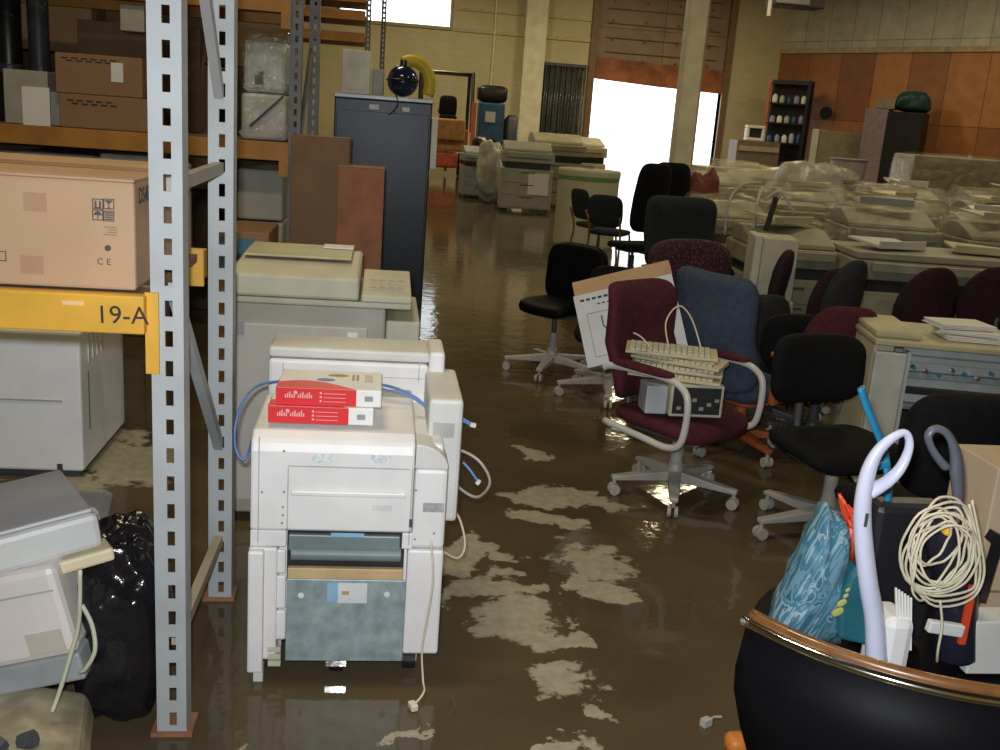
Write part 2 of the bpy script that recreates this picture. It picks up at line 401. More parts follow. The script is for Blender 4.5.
# window
mb = MB(); mb.box(WX0-.08, YW-.06, WZ0-.1, WX1+.08, YW+.02, WZ0); mb.box(WX0-.08, YW-.06, WZ1, WX1+.08, YW+.02, WZ1+.1)
mb.box(WX0-.08, YW-.06, WZ0, WX0, YW+.02, WZ1); mb.box(WX1, YW-.06, WZ0, WX1+.08, YW+.02, WZ1)
wf = struct('window_1', mb, mat('window_frame', (.35, .30, .16), .5))
g = MB().box(WX0, YW+.12, WZ0, WX1, YW+.13, WZ1)
gm = bpy.data.materials.new('window_glass'); gm.use_nodes = True
N_ = gm.node_tree.nodes; N_.clear(); o_ = N_.new('ShaderNodeOutputMaterial'); t_ = N_.new('ShaderNodeBsdfTransparent'); t_.inputs[0].default_value = (.93, .95, .95, 1)
gl_ = N_.new('ShaderNodeBsdfGlossy'); gl_.inputs['Roughness'].default_value = .02; mx_ = N_.new('ShaderNodeMixShader'); mx_.inputs[0].default_value = .06
gm.node_tree.links.new(t_.outputs[0], mx_.inputs[1]); gm.node_tree.links.new(gl_.outputs[0], mx_.inputs[2]); gm.node_tree.links.new(mx_.outputs[0], o_.inputs[0])
build('pane', g, gm, wf)
# pilaster, ledges and conduit on the back wall
xa, xb = A(519, 100, YW).x, A(540, 100, YW).x
struct('trim_4', MB().box(xa, YW-.35, 0, xb, YW, 7), COLP, bevel=.02)
mb = MB(); mb.box(2.1, YW-.05, 4.35, DX0-.1, YW, 4.47); mb.box(2.1, YW-.05, 5.0, DX0-.1, YW, 5.08); struct('trim_5', mb, mat('ledge_cream', (.50, .42, .20), .6))
mb = MB(); mb.tube([(3.35, YW-.04, 6.9), (3.35, YW-.04, 3), (3.2, YW-.04, 1.2)], .03, 6); struct('trim_6', mb, COLP)
# rolling door: frame, raised leaf, weathered bottom section
mb = MB(); mb.box(DX0-.22, YW-.1, 0, DX0, YW+.35, 6.7); mb.box(DX1, YW-.1, 0, DX1+.2, YW+.35, 6.7)
struct('trim_7', mb, mat('door_jamb', (.20, .12, .05), .6), bevel=.01)
dr = struct('door_1', MB().box(DX0, YW+.05, DZ+.55, DX1, YW+.12, 6.6), DOORM)
mb = MB()
for k in range(6): mb.box(DX0+.3, YW+.0, 4.1+k*.45, DX1-.3, YW+.05, 4.13+k*.45)
for k in range(4):
    for j in range(5): mb.cyl((DX0+.5+k*1.1, YW+.04, 3.9+j*.6), (DX0+.5+k*1.1, YW-.02, 3.9+j*.6), .035, n=6)
build('door_ribs', mb, mat('door_rib', (.15, .08, .04), .6), dr)
mb = MB()
pts = [(DX0, DZ+.75), (DX1, DZ+.62), (DX1, DZ-.12), (DX0+2.2, DZ-.05), (DX0, DZ+.06)]
mb.prism(pts, YW-.01, YW+.06, 'y')
build('bottom_panel', mb, mat('rusty_red_panel', (.27, .085, .03), .6, var=.5, vs=1.6), dr, label='weathered red-brown bottom section')
# loading yard outside
mb = MB(); mb.box(-40, 36, -.25, 80, 160, -.05); struct('ground', mb, mat('pale_yard_concrete', (.75, .75, .74), .8))
rail = thing('guard_rail', 'thin grey rail crossing the bright doorway outside', 'rail', (9, 52, -.05))
mb = MB(); mb.box(-14, -.03, 1.35, 14, .03, 1.47); build('rail_bar', mb, GREYC, rail)
for k in range(5): build('post', MB().box(-12+k*6-.05, .03, 0, -12+k*6+.05, .13, 1.45), GREYC, rail)

# dark strip curtain beside the door: one hanging, many strips
def strip_curtain():
    x0, x1 = A(536, 100, YW).x+.1, DX0-.3
    zt, zb = A(560, 66, YW).z, .35
    t = thing('strip_curtain', 'dark plastic strip curtain hanging on the back wall beside the bright doorway', 'curtain', ((x0+x1)/2, YW-.2, 0))
    build('rail', MB().box(x0, YW-.26, zt-.02, x1, YW-.02, zt+.08), DGREY, t, world=True)
    n = 16
    for k in range(n):
        x = x0+(x1-x0)*(k+.5)/n; mb = MB()
        y = YW-.16-(.05 if k % 2 else 0)
        pts = [(x-.06, y), (x, y-.05), (x+.06, y)]
        mb.ring([(x, y-.0, zt), (x+rnd.uniform(-.02, .02), y-.02, (zt+zb)/2), (x+rnd.uniform(-.03, .03), y, zb)], [.06, .065, .055], 8, flat=.35)
        build('strip', mb, CURT, t, world=True, sm=True)
strip_curtain()

# structural column
cb = Vector((4.95, 17.0, 0)); mb = MB()
mb.box(4.82, 16.8, 0, 5.14, 17.1, 7); cc = struct('column', mb, COLP, bevel=.03)
mb = MB(); mb.box(5.14, 16.85, 0, 5.18, 17.05, 7); struct('trim_8', mb, mat('column_edge', (.42, .36, .20), .6), bevel=.02)

# heater / light unit under the ceiling on the right
t = thing('ceiling_heater', 'dark unit hanging near the ceiling in front of the grey sheeting', 'heater', A(800, 4, 24)-Vector((0, 0, .2)))
build('housing', MB().box(-.75, -.3, .1, .5, .3, .55), DGREY, t, bevel=.03); build('grille', MB().box(-.7, -.33, .15, .1, -.3, .5), GREYP, t)
mb = MB(); mb.cyl((-.5, 0, .55), (-.5, 0, 7-t.location.z), .02, n=6); mb.cyl((.3, 0, .55), (.3, 0, 7-t.location.z), .02, n=6); build('hanger', mb, DGREY, t)
build('pull_handle', MB().cyl((-.8, -.2, -.15), (-.8, -.2, .2), .05, n=8), PAPER, t, label='pale hanging handle')
for (x, y, en) in ((-1, 3, 120), (-1, 11, 110), (6, 3, 60), (7, 11, 130), (7, 21, 170), (14, 7, 50), (14, 16, 120), (-1, 21, 150), (1, 28.5, 210), (8, 29, 210), (14, 24, 150)):  # warm fill lights added unseen under the ceiling to brighten room and walls
    lm = bpy.data.lights.new('ceiling_fill', 'AREA'); lm.shape = 'RECTANGLE'; lm.size = 1.6; lm.size_y = .4; lm.energy = en; lm.color = (1, .84, .52)
    lo = bpy.data.objects.new('ceiling_fill', lm); C.objects.link(lo); lo.location = (x, y, 6.6)

# ------------------------------------------------------------------ pallet racks
def upright(t, x, y, h, m, w=.078, slots=True, back=False, hs=0., name='upright'):
    """C-channel whose face towards -Y has a column of slots"""
    mb = MB(); tk = .003; cx = x+.004
    sw, sh, pit = .019, .040, .0762
    mb.box(x-w/2, y, 0, cx-sw/2, y+tk, h); mb.box(cx+sw/2, y, 0, x+w/2, y+tk, h)
    z = 0; zs = .03
    while zs+sh < h:
        mb.box(cx-sw/2, y, z, cx+sw/2, y+tk, zs); z = zs+sh; zs += pit
    mb.box(cx-sw/2, y, z, cx+sw/2, y+tk, h)
    for sx in (-1, 1):
        xx = x+sx*w/2
        mb.box(xx-(tk if sx > 0 else 0), y+tk, 0, xx+(tk if sx < 0 else 0), y+.07, h)
        mb.box(xx-(.02 if sx > 0 else 0), y+.07, 0, xx+(.02 if sx < 0 else 0), y+.073, h)
    o = build(name, mb, m, t)
    return o
def beam(t, xa, xb, y, z0, z1, m, ca=.0, name='beam'):
    mb = MB(); mb.box(xa, y, z0, xb, y+.05, z1); return build(name, mb, m, t, bevel=.004)

XR = -.515
t = thing('pallet_rack', 'pale blue-grey slotted pallet rack with yellow beam marked 19-A in the foreground', 'rack', (XR, 2.49, 0))
HR = 3.3
upright(t, 0, 0, HR, RACKP); 
o = upright(t, 0.005, .79, HR, RACKP)
build('foot_plate', MB().box(-.055, -.01, 0, .055, .09, .012), mat('rust_foot', (.25, .12, .06), .8, var=.3), t)
build('foot_plate', MB().box(-.055, .78, 0, .055, .88, .012), MATS['rust_foot'], t)
def brace(z0, z1, m=RACKP, ya=.075, yb=.79, w=.035, dx=0.):
    mb = MB(); a = Vector((dx, ya, z0)); b = Vector((dx, yb, z1)); d = (b-a).normalized(); u = Vector((1, 0, 0)).cross(d).normalized()
    vs = []
    for p in (a, b):
        for (i, j) in ((-.014, -w/2), (.014, -w/2), (.014, w/2), (-.014, w/2)): vs.append(mb.bm.verts.new(p+Vector((i, 0, 0))+u*j))
    for f in ((0,1,2,3), (7,6,5,4), (0,4,5,1), (1,5,6,2), (2,6,7,3), (3,7,4,0)): mb.bm.faces.new([vs[i] for i in f])
    return build('brace', mb, m, t)
zN = lambda px, py: A(px, py, 2.56).z
zF = lambda px, py: A(px, py, 3.28).z
brace(zN(196, 187), zF(222, 168), BEIGE2)
brace(zN(192, 290), zF(219, 445))
brace(zN(198, -260), zF(222, 95))
brace(zN(190, 640), zF(220, 540), mat('pale_wood_brace', (.50, .40, .28), .6))
# front and rear beams with their connectors
zb1, zb0 = A(165, 297, 2.46).z, A(152, 334, 2.46).z
fb = beam(t, -2.6, -.045, -.045, zb0, zb1, BEAMY)
build('beam_connector', MB().box(-.05, -.012, A(158, 374, 2.48).z, -.018, -.003, zb1+.005), BEAMY, t)
beam(t, -2.6, -.045, .79, zb0, zb1, BEAMY)
build('beam_connector', MB().box(-.09, .77, zb0-.02, -.045, .79, zb1+.005), BEAMY, t)
text('19-A', .062, INK, Matrix.Translation(A(122, 316, 2.444)) @ Matrix.Rotation(R(-1.), 4, 'Y') @ FACE_Y, t, 'marker_writing')
build('sticker', MB().cbox(A(73, 303, 2.4435)-Vector(t.location), (.05, .002, .010)), mat('faded_sticker', (.75, .5, .25), .6), t)
# deck boards
mb = MB()
for k in range(6): mb.box(-2.55, .02+k*.125, zb1-.03, -.06, .12+k*.125, zb1-.006)
build('deck', mb, CARDD, t)

# big carton on the foreground shelf
z0 = zb1+.003; z1 = A(135, 183, 2.50).z+.0
xr = A(135, 240, 2.50).x
t = thing('carton', 'large tan carton wrapped in clear film standing on the beam marked 19-A', 'box', (xr-.35, 2.50, z0))
def carton_face(t, x0, x1, y0, y1, h, m=CARD):
    b = build('box_body', MB().box(x0, y0, 0, x1, y1, h), m, t, bevel=.008); return b
hb = z1-z0
carton_face(t, -.35, .35, 0, .72, hb)
build('top_flap', MB().box(-.35, .0, hb+.001, .35, .34, hb+.006, Matrix.Translation((0, 0, 0))), CARD, t)
build('top_flap', MB().box(-.35, .37, hb+.001, .35, .71, hb+.007), CARD, t)
build('tape', MB().box(-.35, .30, hb+.0075, .35, .41, hb+.0085), TAPE, t)
def lp(px, py): q = A(px, py, 2.50); return (q.x-t.location.x, q.z-z0)
for (px, py) in ((35, 202), (32, 265)):
    a, b = lp(px, py); build('tape', MB().box(a-.026, -.002, b-.022, a+.026, 0, b+.022), TAPE, t)
for (px, py, k) in ((98, 204, 0), (109, 204, 1), (98, 215, 2), (109, 216, 3)):
    a, b = lp(px, py); mb = MB(); w = .0125
    mb.box(a-w, -.003, b+w-.002, a+w, -.001, b+w); mb.box(a-w, -.003, b-w, a+w, -.001, b-w+.002)
    mb.box(a-w, -.003, b-w, a-w+.002, -.001, b+w); mb.box(a+w-.002, -.003, b-w, a+w, -.001, b+w)
    if k == 0: mb.box(a-.007, -.003, b-.008, a-.003, -.001, b+.008); mb.box(a+.003, -.003, b-.008, a+.007, -.001, b+.008); mb.box(a-.008, -.003, b-.010, a+.008, -.001, b-.007)
    if k == 1: mb.prism([(a-.010, b+.009), (a+.010, b+.009), (a+.001, b), (a+.001, b-.008), (a+.006, b-.010), (a-.006, b-.010), (a-.001, b-.008), (a-.001, b)], -.003, -.001, 'y')
    if k == 2: mb.prism([(a-.010, b), (a-.006, b+.007), (a, b+.010), (a+.006, b+.007), (a+.010, b)], -.003, -.001, 'y'); mb.box(a-.001, -.003, b-.009, a+.001, -.001, b)
    if k == 3:
        for q in range(4): mb.box(a-.009, -.003, b-.009+q*.005, a+.009, -.001, b-.006+q*.005)
    build('handling_mark', mb, INK, t)
mb = MB()
for i, (w, dy) in enumerate(((.030, 0), (.018, .006), (.024, .012), (.032, .018))):
    a, b = lp(117, 228); mb.box(a-w, -.0025, b-dy, a, -.001, b-dy+.0018)
build('printed_lines', mb, CARDD, t)
a, b = lp(108, 248); build('round_mark', MB().lathe([(.0075, -.002), (.0075, 0)], (a, -.001, b), 14, 'y'), INK, t)
q = A(104, 262, 2.4985); text('C E', .022, INK, Matrix.Translation(q) @ FACE_Y, t, 'mark_lettering')
a, b = lp(3, 256); mb = MB(); mb.box(a-.03, -.0025, b+.010, a+.008, -.001, b+.012); mb.box(a-.03, -.0025, b-.012, a+.008, -.001, b-.010); mb.box(a+.006, -.0025, b-.012, a+.008, -.001, b+.012)
build('printed_frame', mb, INK, t)
q = Vector((xr+.0012, 2.60, z0+hb*.86))
text('DS4B', .055, INK, Matrix.Translation(q) @ Matrix.Rotation(R(90), 4, 'Z') @ FACE_Y, t, 'side_lettering')
wr = MB().box(-.354, -.007, -.001, .354, .726, hb+.012)
build('film_wrap', wr, FILM2, t, bevel=.01)

# rack in the second bay
t = thing('pallet_rack', 'dark slotted rack with orange beams loaded with cartons behind the foreground rack', 'rack', (-.60, 6.9, 0), group=None)
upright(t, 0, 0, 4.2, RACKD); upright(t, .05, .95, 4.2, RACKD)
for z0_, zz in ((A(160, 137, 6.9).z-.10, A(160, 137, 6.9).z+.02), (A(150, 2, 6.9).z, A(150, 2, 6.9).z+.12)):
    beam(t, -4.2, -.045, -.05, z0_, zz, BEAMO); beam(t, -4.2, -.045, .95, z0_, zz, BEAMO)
    build('beam_connector', MB().box(-.09, -.07, z0_-.10, -.03, -.052, zz), BEAMO, t)
    mb = MB()
    for k in range(7): mb.box(-4.1, .01+k*.135, zz-.03, -.06, .115+k*.135, zz-.005)
    build('deck', mb, CARDD, t)
for za, zbb in ((.3, 1.2), (1.2, 2.1), (2.1, 3.0), (3.0, 3.9)): 
    mb = MB(); mb.ring([(.0, .08, za), (.03, .94, zbb)], .018, 6); build('brace', mb, RACKD, t)
ZS2 = A(160, 137, 6.9).z+.02
# third rack far behind the blue cabinet
t = thing('pallet_rack', 'distant rack with brown beams rising behind the blue-grey cabinet', 'rack', (-.33, 16.0, 0))
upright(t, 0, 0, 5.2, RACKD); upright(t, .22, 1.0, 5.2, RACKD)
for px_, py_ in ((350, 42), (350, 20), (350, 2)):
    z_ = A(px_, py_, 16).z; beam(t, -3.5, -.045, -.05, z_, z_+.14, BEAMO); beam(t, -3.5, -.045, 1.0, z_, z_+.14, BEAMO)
    build('deck', MB().box(-3.5, .02, z_+.10, -.06, .98, z_+.13), CARDD, t)

def simple_carton(px0, py0, px1, py1, Y, depth, m, label, name='carton', zbase=None, tape=True, tag=None, cat='box', rz=0, group=None):
    a = A(px0, py1, Y); b = A(px1, py0, Y); z0 = a.z if zbase is None else zbase
    x0, x1 = a.x, b.x
    t = thing(name, label, cat, ((x0+x1)/2, Y, z0), rz, group)
    h = A((px0+px1)/2, py0, Y).z-z0; w = (x1-x0)/2
    build('box_body', MB().box(-w, 0, 0, w, depth, h), m, t, bevel=.006)
    if tape: build('tape', MB().box(-w, depth/2-.03, h, w, depth/2+.03, h+.002), TAPE, t)
    if tag: build('address_label', MB().box(w*tag[0]-tag[2]/2, -.004, h*tag[1]-tag[3]/2, w*tag[0]+tag[2]/2, 0, h*tag[1]+tag[3]/2), PAPER, t, label='white paper label')
    return t, w, h
t1, w1, h1 = simple_carton(60, 96, 147, 128, 6.98, .55, CARDM, 'lower of two stacked brown cartons on the rear orange-beam shelf', zbase=ZS2)
mb = MB(); [mb.box(-w1+.05+i*.03, -.003, h1-.045-.02*(i % 2), -w1+.09+i*.03, 0, h1-.035-.02*(i % 2)) for i in range(10)]; build('printed_lines', mb, INK, t1)
t2, w2, h2 = simple_carton(56, 55, 142, 96, 6.98, .55, CARDM, 'upper stacked brown carton with a white paper label on the rear shelf', zbase=ZS2+h1+.003, tag=(.42, .6, .075, .12))
mb = MB(); [mb.box(-w2+.04+i*.03, -.003, h2-.035-.015*(i % 2), -w2+.08+i*.03, 0, h2-.027-.015*(i % 2)) for i in range(11)]; build('printed_lines', mb, INK, t2)
simple_carton(78, 24, 200, 60, 7.6, .2, CARDD, 'large dark brown carton behind and above the two stacked brown cartons', zbase=ZS2, tape=False)
simple_carton(5, 70, 47, 121, 7.0, .4, BEIGE2, 'grey office machine on the rear shelf at the left edge, white panel in front', 'office_machine', ZS2, False, (.45, .32, .17, .26), 'machine')
simple_carton(50, 92, 59, 121, 7.05, .4, GREYP, 'narrow grey unit squeezed beside the stacked brown cartons on the shelf', 'office_machine', ZS2, False, None, 'machine')
simple_carton(120, 5, 144, 25, 6.9, .25, BEIGE2, 'small pale square box above the dark carton at the upper left', 'carton', A(130, 2, 6.9).z-.175, False)
# dark bundles standing at the far left
def bundle(px, w, py0, Y, m, label):
    b = A(px, 121, Y); t = thing('rolled_bundle', label, 'roll', (b.x, Y, ZS2))
    h = A(px, py0, Y).z-ZS2
    build('roll', MB().lathe([(w*.9, 0), (w, .03), (w*.95, h*.5), (w, h-.03), (w*.8, h)], n=18), m, t, sm=True)
    build('strap', MB().lathe([(w*1.03, h*.35), (w*1.05, h*.36), (w*1.05, h*.40), (w*1.03, h*.41)], n=18), DGREY, t)
bundle(12, .09, -20, 7.45, BLACKP, 'dark rolled bundle standing upright at the far left edge of the shelf')
bundle(42, .07, -20, 7.5, DGREY, 'second dark rolled bundle just right of the far left one')
for (pa, pb, dx, lab) in ((-60, 95, 0, 'pale strip'), (98, 215, 1, ''), (218, 292, 2, '')):
    for lv in range(3):
        a_ = A(pa, 100, 8.3).x; b_ = A(pb, 100, 8.3).x; hw = (b_-a_)/2
        lab = 'dark brown stacked carton, %s of the %s stack behind the orange-beam rack' % (('bottom', 'middle', 'top')[lv], ('left', 'middle', 'right')[dx])
        t = thing('carton', lab, 'box', ((a_+b_)/2, 8.3+.1*dx, lv*.98), 0, None)
        build('box_body', MB().box(-hw+.02*lv, 0, 0, hw-.01, .8, .965), mat('very_dark_card', (.07, .045, .025), .8, var=.2) if (lv+dx) % 2 else CARDD, t, bevel=.01)
        build('tape', MB().box(-hw*.7, -.004, .42, hw*.7, 0, .50), TAPE if dx == 1 else DGREY, t)
# things under the second shelf
def low_box(px0, py0, px1, py1, Y, d, m, label, name, cat, group=None):
    g = None
    a = A(px0, py0, Y); b = A(px1, py0, Y)
    t = thing(name, label, cat, ((a.x+b.x)/2, Y, 0), 0, group); w = (b.x-a.x)/2; h = a.z
    build('casing', MB().box(-w, 0, .0, w, d, h*.72), m, t, bevel=.012); build('upper_casing', MB().box(-w*.97, .02, h*.73, w*.97, d-.02, h), m, t, bevel=.015)
    build('front_door', MB().box(-w*.9, -.012, h*.12, w*.55, 0, h*.66), m, t, bevel=.004); build('vent_slot', MB().box(w*.62, -.004, h*.15, w*.72, .002, h*.66), DARKIN, t)
    return t, w, h
low_box(16, 150, 95, 400, 7.3, .6, mat('dim_blue_plastic', (.10, .13, .18), .4), 'blue-grey wrapped machine below the rear orange beam at left', 'office_machine', 'machine')
low_box(98, 153, 150, 400, 7.3, .6, BEIGE2, 'grey machine below the rear beam next to the blue-grey one', 'office_machine', 'machine')
t, w, h = low_box(236, 168, 284, 400, 7.0, .6, BEIGE2, 'grey-white machine under the orange beam seen between the racks', 'office_machine', 'machine')
# picture carton in front of it
z_ = G(240, 262, .55)
t = thing('carton', 'carton with a blue picture panel standing behind the beige copier', 'box', (A(248, 262, 5.6).x-.02, 5.6, 0))
hh = A(250, 232, 5.6).z
build('box_body', MB().box(-.16, 0, 0, .13, .5, hh), CARDM, t, bevel=.006)
build('picture_panel', MB().box(-.13, -.003, hh-.22, .05, 0, hh-.035), mat('blue_picture', (.05, .16, .26), .5), t)
build('picture_subject', MB().pad((-.06, -.004, hh-.14), (.10, .004, .05), .8, 1, 'y'), DARKIN, t)
# shrink wrapped machine on the second shelf between the posts
a = A(240, 125, 7.0); b = A(285, 125, 7.0)
t = thing('wrapped_printer', 'film-wrapped pale printer on the shelf between the two rack posts', 'printer', ((a.x+b.x)/2, 7.05, ZS2))
w = (b.x-a.x)/2; h = A(260, 28, 7.05).z-ZS2
build('casing', MB().box(-w, .0, 0, w, .5, h*.42), WHITE2, t, bevel=.02); build('upper_casing', MB().box(-w*.95, .03, h*.43, w*.95, .48, h*.9), GLASSY, t, bevel=.03)
build('display', MB().box(-w*.4, .0, h*.5, -w*.05, .03, h*.62), DGREY, t)
build('film_wrap', MB().pad((0, .25, h*.5), (2*w+.05, .58, h+.02), .25, .25), FILM, t, sm=True)
t = thing('metal_profile', 'grey angled profile lying slanted on the shelf between the posts', 'profile', (A(262, 118, 6.88).x, 6.88, ZS2+.003))
mb = MB(); q0 = A(241, 127, 6.88)-t.location; q1 = A(284, 104, 6.88)-t.location
q0.y = q1.y = 0; mb.ring([(q0.x, 0, .03), (q1.x, 0, q1.z)], .032, 4); build('profile_bar', mb, GREYC, t)
mb = MB(); mb.ring([(q0.x+.06, -.03, .085), (q1.x, -.03, q1.z+.05)], .01, 4); build('black_strip', mb, BLACKP, t)

# white cabinet-like machine under the foreground shelf
g0 = G(84, 478)
t = thing('office_machine', 'large pale grey machine standing on the floor under the yellow beam', 'machine', (g0.x, g0.y, 0))
h = A(84, 333, g0.y).z
build('casing', MB().box(-.72, 0, .03, 0, .74, h), mat('cool_white_panel', (.86, .88, .90), .45, var=.04), t, bevel=.012)
build('base', MB().box(-.70, .02, 0, -.02, .72, .03), DGREY, t)
mb = MB(); [mb.box(-.002, .12+k*.07, h-.16, .004, .15+k*.07, h-.03) for k in range(4)]; build('vent_slot', mb, BRIGHTPL, t)
build('side_seam', MB().box(.0, .10, .20, .003, .12, h-.2), GREYP, t)
q = A(60, 468, g0.y)-t.location; mb = MB(); mb.box(q.x-.012, -.003, q.z-.02, q.x+.012, 0, q.z+.02); build('socket', mb, DGREY, t)
q = A(30, 400, g0.y)-t.location; build('panel_seam', MB().box(-.62, -.003, q.z-.004, -.08, 0, q.z+.004), GREYC, t)

# ------------------------------------------------------------------ foreground white copier
Y1 = 2.77
def cp(px, py, Y=Y1):
    q = A(px, py, Y); return q.x, q.z
t = thing('photocopier', 'tall white photocopier standing in the aisle with two reams on its top', 'photocopier', (-.06, Y1, 0))
X = lambda px, Y=Y1: A(px, 500, Y).x
XA = lambda px, py, Y=Y1: A(px, py, Y).x
Z = lambda px, py, Y=Y1: A(px, py, Y).z
B = lambda *a, **k: None
xl, xr_ = XA(249, 500), XA(446, 500)
ztop = Z(340, 437)
zmid = Z(340, 548)
# core body
build('body', MB().box(xl+.01, Y1+.05, .14, xr_-.01, 3.42, ztop-.03), WHITE, t, world=True, bevel=.012)
# upper front cover
mb = MB(); zc_ = Z(340, 532); prof = [(Y1+.05, zc_), (Y1, zc_), (Y1, ztop-.05), (Y1+.012, ztop-.02), (Y1+.05, ztop), (Y1+.40, ztop+.012), (Y1+.40, zc_)]
mb.prism([(y, z) for y, z in prof], XA(250, 500)-.0, XA(413, 500)); cov = build('front_cover', mb, WHITE, t, world=True, bevel=.008); build('cover_skirt', MB().box(XA(250, 540), Y1+.001, zmid, XA(286, 540), Y1+.3, zc_-.001), WHITE, t, world=True, bevel=.003); build('cover_skirt', MB().box(XA(402, 540), Y1+.001, zmid, XA(413, 540), Y1+.3, zc_-.001), WHITE, t, world=True, bevel=.003)
# right hand control side with rounded shoulder
mb = MB(); xs0, xs1 = XA(413, 500)+.002, XA(447, 500)
mb.box(xs0, Y1+.006, zmid, xs1, Y1+.40, Z(420, 470)); build('side_panel', mb, WHITE, t, world=True, bevel=.012)
mb = MB(); ar = [(xs0, Z(420, 470))]+[(xs0+(xs1-xs0)*math.sin(k*math.pi/16), Z(420, 470)+.075*math.cos(k*math.pi/16)) for k in range(9)]
mb.prism(ar, Y1+.006, Y1+.12, 'y'); build('rounded_shoulder', mb, WHITE2, t, world=True, bevel=.004)
mb = MB(); mb.box(xs1-.06, Y1+.14, Z(450, 522, Y1+.14), xs1+.045, 3.30, Z(445, 400, Y1+.14)); build('output_side', mb, WHITE2, t, world=True, bevel=.012)
mb = MB(); mb.box(xs1-.045, Y1+.135, Z(445, 434, Y1+.14)-.01, xs1+.02, Y1+.14, Z(445, 434, Y1+.14)+.035); build('vent_grille', mb, GREYC, t, world=True)
# flat top and raised rear block
build('top_plate', MB().box(XA(262, 430), Y1+.40, ztop-.05, XA(405, 430)+.03, 3.42, ztop+.012), BEIGE2, t, world=True, bevel=.004)
zr = A(350, 352, 3.26).z
mb = MB(); yR = 3.26
mb.box(A(268, 380, yR).x, yR, ztop-.1, A(428, 380, yR).x, 3.46, A(350, 362, yR).z); build('rear_block', mb, WHITE, t, world=True, bevel=.012)
build('rear_lid', MB().box(A(268, 360, yR).x, yR+.01, A(350, 361, yR).z, A(430, 360, yR).x, 3.47, zr+.005), WHITE2, t, world=True, bevel=.010)
build('end_cap', MB().box(A(429, 360, yR).x, yR-.01, ztop-.06, A(445, 360, yR).x, 3.47, A(437, 352, yR).z), WHITE, t, world=True, bevel=.012)
build('corner_block', MB().box(A(434, 400, 3.2).x, 3.2, ztop-.1, A(458, 400, 3.2).x, 3.44, A(450, 388, 3.2).z), WHITE, t, world=True, bevel=.012)
mb = MB()
for px in (283, 419): q = A(px, 372, yR); mb.box(q.x-.0015, yR-.0015, q.z-.035, q.x+.0015, yR, q.z+.035)
q = A(350, 376, yR); mb.box(A(283, 376, yR).x, yR-.0015, q.z-.0012, A(428, 376, yR).x, yR, q.z+.0012); build('panel_seam', mb, GREYC, t, world=True)
# front cover details
def fbox(px0, py0, px1, py1, d=.003, y=Y1, ya=0.):
    a = A(px0, (py0+py1)/2, y); b = A(px1, (py0+py1)/2, y); zt = A((px0+px1)/2, py0, y).z; zb = A((px0+px1)/2, py1, y).z
    return (a.x, y-d-ya, zb, b.x, y-ya, zt)
mb = MB()
for r_ in ((288, 467, 410, 468.2), (287, 467, 288.2, 543), (410, 468, 411.2, 545), (258, 437, 259.2, 543), (285, 530, 410, 531)): mb.box(*fbox(*r_, d=.0015))
build('panel_seam', mb, GREYC, t, world=True)
mb = MB(); mb.box(*fbox(291, 491, 406, 496, d=.012)); build('grip_ledge', mb, WHITE, t, world=True, bevel=.004)
for r_ in ((312, 454, 332, 463), (371, 455, 391, 463)): build('printed_label', MB().box(*fbox(*r_, d=.002)), mat('pale_green_grey_print', (.62, .67, .66), .5, var=.2, vs=90), t, world=True)
build('rating_sticker', MB().box(*fbox(423, 503, 444, 512, d=.002, y=Y1+.006)), mat('grey_sticker', (.35, .35, .36), .5, var=.2, vs=90), t, world=True)
build('grey_print', MB().box(*fbox(372, 505, 392, 511, d=.0015)), mat('pale_sticker', (.62, .62, .60), .5), t, world=True)
for (px, py) in ((411, 523), (415, 540), (434, 534), (284, 451), (262, 492), (284, 492), (283, 507), (283, 515), (282, 523), (416, 491)):
    q = A(px, py, Y1); build('screw', MB().lathe([(.004, -.0015), (.004, .0)], (q.x, Y1-.0005+(.006 if px > 410 else 0), q.z), 8, 'y'), GREYP, t, world=True)
mb = MB(); mb.box(*fbox(409, 519, 412.5, 527, d=.003)); build('lock_slot', mb, DGREY, t, world=True)
# recess with roller drum
yI = Y1+.02
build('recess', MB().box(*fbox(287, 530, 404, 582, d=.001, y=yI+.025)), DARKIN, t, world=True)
za = Z(345, 531)-.01
build('roller', MB().cyl((XA(291, 550), Y1+.018, Z(345, 556)), (XA(401, 550), Y1+.018, Z(345, 556)), .022, n=20), ROLLER, t, world=True, sm=False)
build('guide_plate', MB().box(*fbox(289, 533, 400, 549, d=.02, y=Y1+.03)), ROLLER, t, world=True, bevel=.004)
build('blue_label', MB().box(*fbox(331, 533, 364, 537, d=.001, y=Y1+.0085)), mat('light_blue_label', (.25, .45, .62), .4), t, world=True)
build('tan_guide', MB().box(*fbox(288, 566, 403, 578, d=.02, y=Y1+.03)), mat('tan_strip', (.50, .36, .18), .5), t, world=True, bevel=.003)
